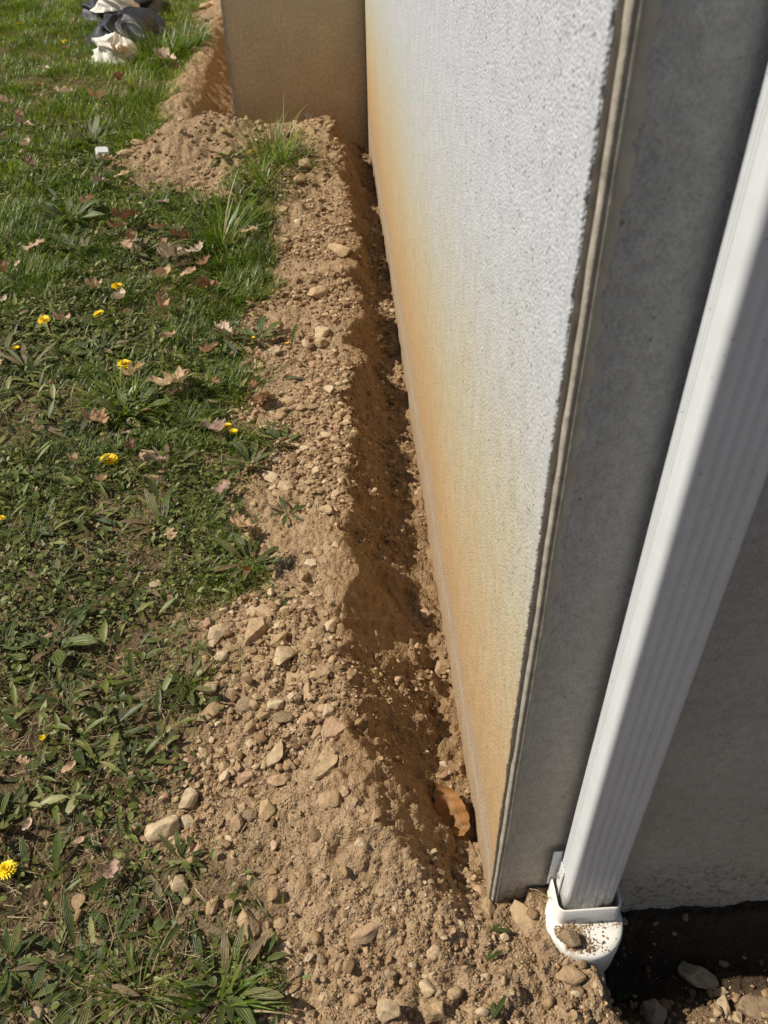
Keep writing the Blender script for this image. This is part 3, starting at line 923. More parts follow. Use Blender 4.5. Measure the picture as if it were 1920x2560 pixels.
# the stones one can pick out in the photograph: centre, length and width in its pixels, slant, thickness, shape, tone, what it looks like
BIG = [
    (352, 1795, 76, 60, 5, 0.62, 'angular', 0, 'pale', "largest pale pinkish chunk of rock lying among the weeds"),
    (470, 1375, 64, 38, 40, 0.60, 'angular', 1, 'pale', "pale yellow wedge of rock at the lawn edge beside the long tan slab"),
    (553, 1376, 78, 42, 62, 0.42, 'slab', 0, 'ochre', "long smooth tan slab leaning beside a brick-shaped stone"),
    (606, 1397, 58, 26, 48, 0.55, 'angular', 2, 'ochre', "brick-shaped tan stone just right of the long smooth slab"),
    (574, 1333, 40, 34, -20, 0.55, 'angular', 3, 'ochre', "rough brown stone at the upper end of the long smooth slab"),
    (548, 1326, 34, 26, 40, 0.5, 'angular', 4, 'pale', "split tan stone touching the rough brown one above the long slab"),
    (604, 1357, 34, 17, 40, 0.5, 'round', 0, 'pale', "small pale oval stone above the brick-shaped stone"),
    (456, 1545, 72, 32, 34, 0.60, 'angular', 5, 'ochre', "long blocky tan stone lying alone by the weed edge"),
    (458, 1492, 46, 28, 45, 0.58, 'round', 1, 'pale', "pale oblong stone just above the long blocky one"),
    (722, 1578, 66, 50, 62, 0.30, 'slab', 1, 'ochre', "wide flat tan slab on the brink of the trench"),
    (706, 1652, 92, 42, 60, 0.20, 'slab', 2, 'ochre', "half-buried pointed slab below the wide flat one"),
    (599, 1637, 66, 32, 76, 0.45, 'slab', 3, 'pale', "upright rectangular slab with a squarish stone at its side"),
    (627, 1652, 28, 25, 10, 0.6, 'angular', 6, 'ochre', "squarish tan stone tucked against the upright rectangular slab"),
    (600, 1694, 44, 28, 5, 0.5, 'round', 2, 'ochre', "rounded tan stone under the foot of the upright slab"),
    (385, 1914, 56, 40, -30, 0.62, 'angular', 7, 'pale', "pale blocky stone wedged among plantain leaves"),
    (537, 2000, 62, 44, -72, 0.62, 'round', 3, 'ochre', "plump egg-shaped brown stone at the edge of the weeds"),
    (794, 2027, 80, 34, 24, 0.55, 'angular', 2, 'ochre', "spindle-shaped brown stone alone on fine bare soil"),
    (735, 548, 48, 38, -35, 0.55, 'angular', 0, 'ochre', "square-edged tan rock on the trench brink near the grass tuft"),
    (687, 641, 48, 38, 30, 0.55, 'round', 0, 'ochre', "broad tan rock on the spoil below the square-edged one"),
    (703, 594, 26, 22, 30, 0.6, 'round', 1, 'ochre', "small brown rock between the two broad tan rocks"),
    (693, 750, 30, 26, 20, 0.6, 'round', 4, 'ochre', "rounded tan rock on the spoil near the lying green stalk"),
    (622, 873, 30, 22, -10, 0.6, 'angular', 3, 'ochre', "tan stone beside the reddish curled leaf"),
    (678, 884, 36, 20, 25, 0.4, 'slab', 4, 'clod', "grey-brown flat stone tilted on the crest of the spoil"),
    (671, 916, 34, 22, 30, 0.45, 'slab', 5, 'ochre', "flat tan stone just under the tilted grey-brown one"),
    (335, 1030, 50, 28, 8, 0.35, 'slab', 0, 'ochre', "flat tan slab in the lawn, lower of the pair"),
    (319, 990, 42, 32, -30, 0.40, 'slab', 1, 'ochre', "flat tan slab in the lawn with a dark leaf curled on it"),
    (617, 1058, 36, 30, 10, 0.6, 'angular', 4, 'pale', "pale blocky stone right of the drooping plantain"),
    (586, 1034, 32, 28, -40, 0.55, 'angular', 5, 'pale', "pale triangular stone above the pale blocky one"),
    (608, 1078, 34, 20, -10, 0.5, 'angular', 6, 'ochre', "tan wedge under the pale blocky stone"),
    (1054, 1969, 30, 46, 0, 0.55, 'angular', 7, 'ochre', "tan stone lying at the very foot of the wall corner"),
    (1036, 1928, 32, 18, -30, 0.5, 'angular', 1, 'ochre', "oblong tan stone against the stained wall just short of its corner"),
    (1132, 1990, 72, 46, -48, 0.55, 'angular', 5, 'ochre', "brown wedge of rock between the wall corner and the drain"),
    (1232, 2112, 68, 36, -22, 0.50, 'angular', 3, 'ochre', "rough tan rock at the foot of the drain adapter"),
    (925, 2136, 42, 36, -70, 0.62, 'angular', 0, 'pale', "pale triangular stone in the bare soil at the bottom"),
    (838, 2196, 58, 46, -40, 0.60, 'angular', 2, 'pale', "large pale blocky rock left of the square stone, cut by the bottom edge"),
    (936, 2190, 46, 38, 15, 0.62, 'angular', 6, 'ochre', "square tan stone right of the large blocky rock"),
    (1504, 2118, 96, 44, -22, 0.55, 'round', 2, 'pale', "white oblong rock half in shade in the pit"),
    (1408, 2196, 66, 52, -35, 0.6, 'angular', 4, 'pale', "tan rock on the rim of the shaded pit"),
    (1432, 2178, 34, 30, 30, 0.6, 'round', 3, 'ochre', "round tan stone behind the rock on the pit rim"),
    (1560, 2186, 56, 26, -65, 0.6, 'round', 1, 'pale', "smooth oblong pale stone standing up below the white oblong rock"),
    (1553, 2144, 40, 18, 8, 0.5, 'angular', 5, 'pale', "small pale wedge touching the white oblong rock"),
    (1640, 2185, 80, 60, 20, 0.45, 'slab', 3, 'clod', "big greyish slab at the right end of the pit rim"),
    (1595, 2205, 34, 24, -30, 0.5, 'angular', 6, 'pale', "white angular stone beside the big greyish slab"),
    (82, 2196, 34, 40, 0, 0.65, 'round', 4, 'pale', "pinkish egg-shaped stone among the lowest weeds"),
    (782, 1827, 36, 28, 35, 0.6, 'angular', 7, 'pale', "pale angular stone near the near end of the trench"),
    (813, 1773, 25, 20, 20, 0.6, 'angular', 1, 'ochre', "orange-tan stone on the crumbling trench end"),
    (711, 1736, 48, 44, 0, 0.4, 'clod', 0, 'ochre', "broad dusty dirt-covered lump on the near spoil"),
    (683, 1585, 36, 22, 55, 0.5, 'round', 0, 'ochre', "oval stone at the left of the wide flat slab"),
    (514, 1783, 42, 28, 60, 0.6, 'angular', 3, 'ochre', "upright pointed tan stone among dark clods"),
    (576, 1758, 44, 38, -60, 0.6, 'angular', 4, 'ochre', "knobbly tan stone right of a dark clod"),
    (542, 1765, 30, 28, 0, 0.6, 'clod', 1, 'clod', "dark round clod left of the knobbly tan stone"),
    (500, 1768, 28, 22, 20, 0.5, 'angular', 5, 'ochre', "squat brown stone behind the upright pointed one"),
    (542, 1578, 40, 26, 60, 0.6, 'round', 3, 'ochre', "smooth oval tan stone below a dusty dark lump"),
    (535, 1528, 44, 38, 0, 0.5, 'clod', 2, 'clod', "dusty dark lump with small stones round it"),
    (571, 1555, 32, 18, 40, 0.5, 'angular', 6, 'ochre', "long tan stone between the dark lump and the grey clod"),
    (613, 1560, 48, 32, 5, 0.5, 'clod', 3, 'clod', "grey clod stuck on a pale flat stone"),
    (597, 1530, 34, 30, 0, 0.55, 'angular', 0, 'pale', "pointed pale stone above the grey clod"),
    (637, 1516, 34, 26, 15, 0.55, 'angular', 7, 'pale', "pale tan stone right of the pointed pale one"),
    (666, 1496, 46, 22, 78, 0.5, 'angular', 2, 'ochre', "slender upright tan stone by the dusty star-shaped slab"),
    (645, 1465, 60, 46, 30, 0.22, 'slab', 5, 'ochre', "dusty star-shaped flat slab half sunk in the spoil"),
    (615, 1430, 58, 44, 35, 0.5, 'angular', 1, 'pale', "jagged pale rock below the brick-shaped stone"),
    (575, 1655, 30, 20, 50, 0.5, 'round', 2, 'ochre', "small oval stone left of the upright rectangular slab"),
    (530, 1690, 46, 24, 55, 0.5, 'angular', 4, 'ochre', "slanting tan stone in the brown crumbs left of the slab foot"),
    (412, 1734, 38, 46, 0, 0.6, 'angular', 3, 'pale', "cream stone just right of the largest pinkish chunk"),
    (413, 1779, 40, 30, 0, 0.5, 'angular', 6, 'pale', "pinkish stone under the cream one beside the largest chunk"),
    (460, 1960, 26, 44, 0, 0.5, 'angular', 0, 'ochre', "slim upright brown stone above the egg-shaped brown stone"),
    (497, 1959, 26, 24, 0, 0.6, 'round', 4, 'ochre', "small rounded stone right of the slim upright one"),
    (407, 1949, 24, 22, 0, 0.6, 'round', 0, 'ochre', "small brown stone right below the pale blocky stone"),
    (170, 1953, 30, 36, 0, 0.3, 'slab', 2, 'ochre', "flat brown stone bedded in gravel among weeds"),
    (102, 1953, 22, 16, 20, 0.6, 'angular', 7, 'pale', "little whitish stone left of the flat bedded brown one"),
    (208, 2032, 28, 20, 15, 0.5, 'angular', 1, 'ochre', "ochre stone in the weeds above the lowest plantain"),
    (580, 2030, 36, 46, 10, 0.4, 'clod', 2, 'clod', "crumbly brown clod right of the egg-shaped stone"),
    (605, 1995, 30, 26, 10, 0.55, 'clod', 1, 'ochre', "round tan clod up right of the egg-shaped stone"),
    (338, 1268, 32, 20, 10, 0.55, 'angular', 5, 'pale', "pale crusty stone in the middle of the weeds"),
    (392, 1186, 22, 18, 0, 0.6, 'round', 1, 'ochre', "small tan stone touching the orange-tan leaf"),
    (400, 1208, 18, 16, 0, 0.6, 'round', 3, 'pale', "small pale stone below the orange-tan leaf"),
    (428, 1206, 18, 16, 0, 0.6, 'round', 2, 'pale', "small round pale stone in line with the orange-tan leaf"),
    (478, 1420, 34, 32, 20, 0.55, 'round', 0, 'pale', "round pale stone under the pale yellow wedge"),
    (920, 1340, 26, 24, 0, 0.6, 'round', 1, 'ochre', "round orange stone on the trench floor against the wall, upper of two"),
    (955, 1452, 30, 42, -20, 0.55, 'angular', 2, 'ochre', "orange slab stone on the trench floor against the wall, lower of two"),
    (535, 258, 14, 26, 0, 0.7, 'round', 3, 'pale', "small upright pale stone at the foot of the far wall"),
    (660, 262, 34, 20, 10, 0.5, 'angular', 0, 'pale', "pale flat stone on the crest beside the far wall"),
    (670, 288, 40, 22, 30, 0.5, 'angular', 3, 'ochre', "tan rock right of the flowering grass clump"),
    (660, 375, 30, 34, 0, 0.6, 'angular', 5, 'ochre', "stacked tan stones on the far crest, topmost piece"),
    (648, 398, 28, 30, 0, 0.6, 'round', 2, 'ochre', "tan stone under the topmost piece on the far crest"),
    (640, 421, 34, 22, 10, 0.5, 'angular', 6, 'ochre', "low tan stone at the left foot of the far crest stones"),
    (275, 342, 40, 24, 15, 0.55, 'clod', 0, 'ochre', "crumbly tan clod at the left end of the far dirt heap"),
    (300, 318, 30, 20, 10, 0.5, 'clod', 1, 'ochre', "tan clod on the upper left slope of the far dirt heap"),
    (440, 268, 28, 18, 10, 0.5, 'clod', 3, 'ochre', "brown clod on top of the far dirt heap"),
    (455, 45, 40, 24, 10, 0.5, 'clod', 2, 'clod', "dark clod in front of the tan rubble by the far corner"),
    (444, 20, 30, 20, 10, 0.5, 'angular', 3, 'ochre', "tan rubble stone by the far corner"),
    (462, 12, 26, 18, 0, 0.5, 'angular', 1, 'ochre', "upper tan rubble stone by the far corner, touching the wall"),
]
for (X, Y, a_, b_, deg, thick, kind, q, tone, lab) in BIG:
    p, s = at(X, Y)
    m_ = s / PX
    dx, dy = math.cos(math.radians(deg)) * a_ / 2, -math.sin(math.radians(deg)) * a_ / 2
    pa, _ = at(X + dx, Y + dy)
    pb, _ = at(X - dx, Y - dy)
    v_ = (pa - pb)[:2]
    L = min(float(np.linalg.norm(v_)), a_ * m_ * 1.5)
    W = b_ * m_ * 1.05
    put_stone(p, L, W, thick * min(W, L) * 1.15, math.atan2(v_[1], v_[0]), kind, q, tone, lab, None, 0.22 if thick > 0.35 else 0.4,
              (random.uniform(-0.12, 0.12), random.uniform(-0.12, 0.12)))

# stone lying on the drain adapter
o = obj("stone", stone_mesh('angular', 4, 'clod'), None, (0.098, -0.086, 0.0395), (0.1, 0.1, -0.3), (0.036, 0.024, 0.021))
tag(o, "brown stone resting on the white top of the drain adapter", "stone")

# landmarks that small things are described by
LM = [("the largest pinkish chunk", 352, 1795), ("the long smooth slab", 553, 1376), ("the black root tuft", 628, 1235), ("the twin dandelion heads", 497, 927),
      ("the big curled maple leaf", 384, 843), ("the two broad tan rocks", 715, 600), ("the big grass tuft", 470, 500), ("the flowering grass clump", 565, 320),
      ("the wall corner", 1060, 1960), ("the orange leaf in the trench", 1000, 1740), ("the egg-shaped brown stone", 537, 2000), ("the spindle-shaped stone", 794, 2027),
      ("the wide flat slab", 722, 1578), ("the green stalk on the spoil", 640, 740), ("the reddish curled leaf", 569, 875), ("the drooping plantain", 543, 1015),
      ("the far dirt heap", 380, 330), ("the far wall", 640, 255), ("the upright rectangular slab", 599, 1637), ("the square tan stone at the bottom", 936, 2190),
      ("the near end of the trench", 880, 1800), ("the drain adapter", 1200, 2070), ("the shaded pit", 1480, 2160), ("the tilted grey-brown stone", 678, 890),
      ("the lying slab pair in the lawn", 330, 1010), ("the black and white bundle", 280, 90), ("the pale blocky stone in the weeds", 385, 1914), ("the white plastic cap", 225, 350)]
LMP = np.array([at(x, y)[0][:2] for _, x, y in LM])


def near_lm(p):
    d = np.hypot(LMP[:, 0] - p[0], LMP[:, 1] - p[1])
    return LM[int(np.argmin(d))][0]


# the next largest stones of the loose rubble
cnt = 0
tries = 0
rs = random.Random(3)
used = {}
while cnt < 205 and tries < 9000:
    tries += 1
    X = rs.uniform(400, 1120)
    Y = 270 + (2212 - 270) * rs.random() ** 0.9
    p, s = at(X, Y)
    x, y = float(p[0]), float(p[1])
    if x > 0.06 or y > 4.25 or (x > -0.012 and y > 0):
        continue
    lm = float(lawn_mask(np.array([x]), np.array([y]))[0])
    if rs.random() < lm * 0.9:
        continue
    dcr = -x - float(np.interp(y, CREST_Y, CREST_D))
    on_bank = y > 0.1 and -0.14 < dcr < 0.015 and x < -0.06
    if on_bank and rs.random() < 0.93:
        continue
    in_floor = y > 0.1 and x > -0.07
    if in_floor and rs.random() < 0.45:
        continue
    if not in_floor and dcr > 0.05 and rs.random() < 0.0:
        continue
    px = rs.choice([13, 14, 15, 16, 18, 20, 22, 25, 28, 32])
    if y < 0.12 and x > -0.25:
        px = min(px, 17)
    L = px / PX * s * rs.uniform(0.9, 1.2)
    if any((x - a) ** 2 + (y - b) ** 2 < (0.42 * L + 0.85 * c) ** 2 for a, b, c in placed):
        continue
    kind = rs.choice(['angular', 'angular', 'angular', 'round', 'slab', 'clod'])
    tone = 'clod' if kind == 'clod' else rs.choice(['ochre', 'ochre', 'pale'])
    if in_floor:
        tone = rs.choice(['ochre', 'clod'])
    W = L * rs.uniform(0.5, 0.85)
    Hh = W * (rs.uniform(0.3, 0.45) if kind == 'slab' else rs.uniform(0.55, 0.8))
    size = "small" if px < 17 else "middling" if px < 23 else "fist-sized" if False else "larger"
    shp = {'angular': 'angular', 'round': 'rounded', 'slab': 'flat', 'clod': 'crumbly'}[kind]
    ton = {'ochre': 'tan', 'pale': 'pale', 'clod': 'brown'}[tone]
    noun = 'clod' if kind == 'clod' else 'stone'
    where = "on the trench floor near " if in_floor else "in the loose rubble near "
    lab = f"{size} {shp} {ton} {noun} {where}{near_lm((x, y))}"
    put_stone((x, y), L, W, Hh, rs.uniform(0, 6.28), kind, rs.randrange(8), tone, lab, "stones of the loose rubble along the trench")
    cnt += 1

# gravel too many to count: one object
P2 = []


def gravel(n, size_fn, region_fn, sub, seed, name, label, mats_share):
    r = np.random.default_rng(seed)
    shapes = [stone_shape(900 + 7 * q + seed, ('angular', 'angular', 'clod', 'slab', 'angular')[q % 5], sub) for q in range(10)]
    xs, ys_, ss = [], [], []
    while sum(len(a) for a in xs) < n:
        x, y, s = region_fn(r, n)
        xs.append(x)
        ys_.append(y)
        ss.append(s)
    x = np.concatenate(xs)[:n]
    y = np.concatenate(ys_)[:n]
    s = np.concatenate(ss)[:n]
    z = height(x, y)
    nv, nf = len(shapes[0][0]), len(shapes[0][1])
    which = r.integers(0, 10, n)
    SV = np.stack([a for a, _ in shapes])[which]
    th = r.uniform(0, 2 * math.pi, n)
    sc = np.c_[s, s * r.uniform(0.55, 0.9, n), s * r.uniform(0.4, 0.75, n)]
    V = SV * sc[:, None, :]
    tx = r.uniform(-0.5, 0.5, n)
    c, sn = np.cos(tx), np.sin(tx)
    y_, z_ = V[:, :, 1] * c[:, None] - V[:, :, 2] * sn[:, None], V[:, :, 1] * sn[:, None] + V[:, :, 2] * c[:, None]
    V[:, :, 1], V[:, :, 2] = y_, z_
    c, sn = np.cos(th), np.sin(th)
    x_, y_ = V[:, :, 0] * c[:, None] - V[:, :, 1] * sn[:, None], V[:, :, 0] * sn[:, None] + V[:, :, 1] * c[:, None]
    V[:, :, 0], V[:, :, 1] = x_, y_
    V += np.c_[x, y, z + 0.2 * sc[:, 2]][:, None, :]
    F = shapes[0][1][None, :, :] + (np.arange(n) * nv)[:, None, None]
    tint = np.repeat(r.random(n), nv)
    o = obj(name, mesh_np(name, V.reshape(-1, 3), [F.reshape(-1, 3)], M_GRAVEL, True, {"tint": tint}))
    tag(o, label, "gravel", None, "stuff")


def gravel_mat():
    m, nt, p, out = nodes_of("loose_gravel")
    P = pos(nt)
    c = ramp(nt, attr(nt, "tint"), [(0.0, (0.15, 0.095, 0.05)), (0.3, (0.25, 0.16, 0.085)), (0.55, (0.35, 0.235, 0.125)), (0.8, (0.42, 0.295, 0.17)), (0.92, (0.52, 0.40, 0.26)), (1.0, (0.38, 0.225, 0.14))])
    c = mixc(nt, 1.0, c, ramp(nt, noise(nt, P, 180, 4), [(0.3, 0.72), (0.7, 1.18)]), 'MULTIPLY')
    nt.links.new(c, p.inputs["Base Color"])
    set_rough(p, 0.93, 0.15)
    bump(nt, p, noise(nt, P, 350, 3), 0.0015, 0.8)
    return m


M_GRAVEL = gravel_mat()


def reg_soil(lo, hi, bank_keep, floor_keep, lawn_keep, yhi=4.3, yb=1.0):
    def fn(r, n):
        n = int(n * 1.5)
        y = -0.32 + (yhi + 0.32) * r.random(n) ** (1.6 * yb)
        x = r.uniform(-1.3, 0.12, n)
        e = lawn_mask(x, y)
        keep = r.random(n) < (1 - e) + lawn_keep * e
        keep &= ~((x > -0.004) & (y > -0.004))
        keep &= (x > np.interp(y, EDGE_Y, EDGE_X) - 0.35)
        dcr = -x - np.interp(y, CREST_Y, CREST_D)
        bank = (y > 0.08) & (dcr < 0.01) & (x < -0.075)
        keep &= ~bank | (r.random(n) < bank_keep)
        fl = (y > 0.08) & (x >= -0.075)
        keep &= ~fl | (r.random(n) < floor_keep)
        nearb = (y < 0.22) & (dcr < 0.30)
        keep &= ~nearb | (r.random(n) < (0.16 if lo > 0.005 else 0.8))
        keep &= (y < 2.8) | (r.random(n) < (0.35 if lo > 0.005 else 1.0))
        patch = vnoise(x * 5, y * 5, 5) + vnoise(x * 13, y * 13, 6) * 0.6
        keep &= r.random(n) < np.clip(0.62 + patch * 1.7, 0.06, 1)
        s = lo * (hi / lo) ** (r.random(n) ** 1.7)
        s = s * np.clip(1 + 0.12 * y, 1, 1.5)
        return x[keep], y[keep], s[keep]
    return fn


gravel(1700, None, reg_soil(0.011, 0.026, 0.22, 0.5, 0.03), 3, 24, "gravel", "broken tan stones of the spoil heap, too many to count", None)
gravel(5200, None, reg_soil(0.006, 0.014, 0.40, 0.8, 0.06), 2, 21, "gravel", "loose tan gravel strewn over the spoil along the trench", None)
gravel(26000, None, reg_soil(0.0022, 0.0068, 0.9, 1.0, 0.12, 3.2), 1, 22, "grit", "fine tan grit and crumbs over the bare soil", None)


def reg_pit(r, n):
    x = r.uniform(0.1, 0.62, n)
    y = r.uniform(-0.30, -0.004, n)
    k = ~((np.hypot(x - 0.1305, y + 0.054) < 0.06))
    k &= (y < -0.105) | (r.random(n) < 0.10)
    return x[k], y[k], 0.003 * 6.0 ** (r.random(k.sum()) ** 1.8)


gravel(1700, None, reg_pit, 2, 23, "rubble", "brown rubble in and around the shaded pit", None)


# crumbs of dirt on top of the drain adapter
def reg_cap(r, n):
    a_ = r.uniform(0, 2 * math.pi, n)
    d_ = 0.056 * np.sqrt(r.random(n))
    x = 0.1305 + d_ * np.cos(a_)
    y = -0.054 + d_ * np.sin(a_)
    w = np.exp(-((x - 0.098) / 0.022) ** 2 - ((y + 0.078) / 0.018) ** 2) + 0.8 * np.exp(-((x - 0.125) / 0.018) ** 2 - ((y + 0.094) / 0.010) ** 2) + 0.5 * np.exp(-((x - 0.15) / 0.03) ** 2 - ((y + 0.067) / 0.004) ** 2) + 0.6 * np.exp(-((x - 0.178) / 0.006) ** 2 - ((y + 0.06) / 0.010) ** 2) + 0.006
    k = (r.random(n) < w) & (y < -0.0625)
    return x[k], y[k], 0.0012 * 4.2 ** (r.random(k.sum()) ** 2)


_h = height
height_keep = height


def height_cap(x, y, fine=True):
    return np.full(len(np.atleast_1d(x)), 0.0300)


height = height_cap
gravel(900, None, reg_cap, 1, 31, "dirt_crumbs", "brown dirt crumbs spilled over the white drain adapter top", None)
height = height_keep

# ------------------------------------------------------------------ plants
def blades(root, h, w, az, lean, curl, tint, rows=5, prof=None):
    """grass blades as bent tapering strips. root (n,3); others (n,)"""
    n = len(root)
    t = np.linspace(0, 1, rows)
    ang = lean[:, None] + curl[:, None] * t[None, :]
    ds = h[:, None] / (rows - 1)
    hx = np.concatenate([np.zeros((n, 1)), np.cumsum(np.sin(ang[:, 1:]) * ds, 1)], 1)
    hv = np.concatenate([np.zeros((n, 1)), np.cumsum(np.cos(ang[:, 1:]) * ds, 1)], 1)
    if prof is None:
        wid = w[:, None] * (1 - 0.96 * t[None, :] ** 1.8)
    else:
        wid = w[:, None] * np.interp(t, prof[0], prof[1])[None, :]
    ca, sa = np.cos(az), np.sin(az)
    cx = root[:, 0, None] + hx * ca[:, None]
    cy = root[:, 1, None] + hx * sa[:, None]
    cz = root[:, 2, None] + hv
    sx, sy = -sa[:, None] * wid / 2, ca[:, None] * wid / 2
    V = np.stack([np.stack([cx - sx, cy - sy, cz], 2), np.stack([cx + sx, cy + sy, cz], 2)], 2).reshape(n, rows * 2, 3)
    r = np.arange(rows - 1)
    f = np.c_[2 * r, 2 * r + 1, 2 * r + 3, 2 * r + 2]
    F = (f[None] + (np.arange(n) * rows * 2)[:, None, None]).reshape(-1, 4)
    return V.reshape(-1, 3), F, np.repeat(tint, rows * 2)


def ribbons(root, h, w, az, lean, curl, tint, fold, rows=6, prof=((0, 0.12, 0.3, 0.6, 0.85, 1), (0.18, 0.25, 0.7, 1.0, 0.62, 0.03)), cols=5, wave=None):
    """broad leaves: folded strips with COLS columns"""
    n = len(root)
    t = np.linspace(0, 1, rows)
    ang = lean[:, None] + curl[:, None] * t[None, :]
    ds = h[:, None] / (rows - 1)
    hx = np.concatenate([np.zeros((n, 1)), np.cumsum(np.sin(ang[:, 1:]) * ds, 1)], 1)
    hv = np.concatenate([np.zeros((n, 1)), np.cumsum(np.cos(ang[:, 1:]) * ds, 1)], 1)
    wid = w[:, None] * np.interp(t, *prof)[None, :]
    u = np.linspace(-1, 1, cols)
    ca, sa = np.cos(az), np.sin(az)
    V = np.zeros((n, rows, cols, 3))
    for c, uu in enumerate(u):
        side = uu * wid / 2
        up = abs(uu) * wid / 2 * fold[:, None]
        if wave is not None:
            up = up + uu * 0.12 * wid * np.sin(t[None, :] * 9 + wave[:, None])
        nx_, nz_ = -np.cos(ang), np.sin(ang)
        ax = hx + nx_ * up
        V[:, :, c, 0] = root[:, 0, None] + ax * ca[:, None] - sa[:, None] * side
        V[:, :, c, 1] = root[:, 1, None] + ax * sa[:, None] + ca[:, None] * side
        V[:, :, c, 2] = root[:, 2, None] + hv + nz_ * up
    k = rows * cols
    f = np.array([(r * cols + c, r * cols + c + 1, (r + 1) * cols + c + 1, (r + 1) * cols + c) for r in range(rows - 1) for c in range(cols - 1)])
    F = (f[None] + (np.arange(n) * k)[:, None, None]).reshape(-1, 4)
    across = np.tile(u, n * rows)
    return V.reshape(-1, 3), F, np.repeat(tint, k), across


def lawn_points(n, fn, seed):
    r = np.random.default_rng(seed)
    X, Y_ = [], []
    c = 0
    while c < n:
        x, y = fn(r, n)
        X.append(x)
        Y_.append(y)
        c += len(x)
    x, y = np.concatenate(X)[:n], np.concatenate(Y_)[:n]
    return x, y, height(x, y, True), r


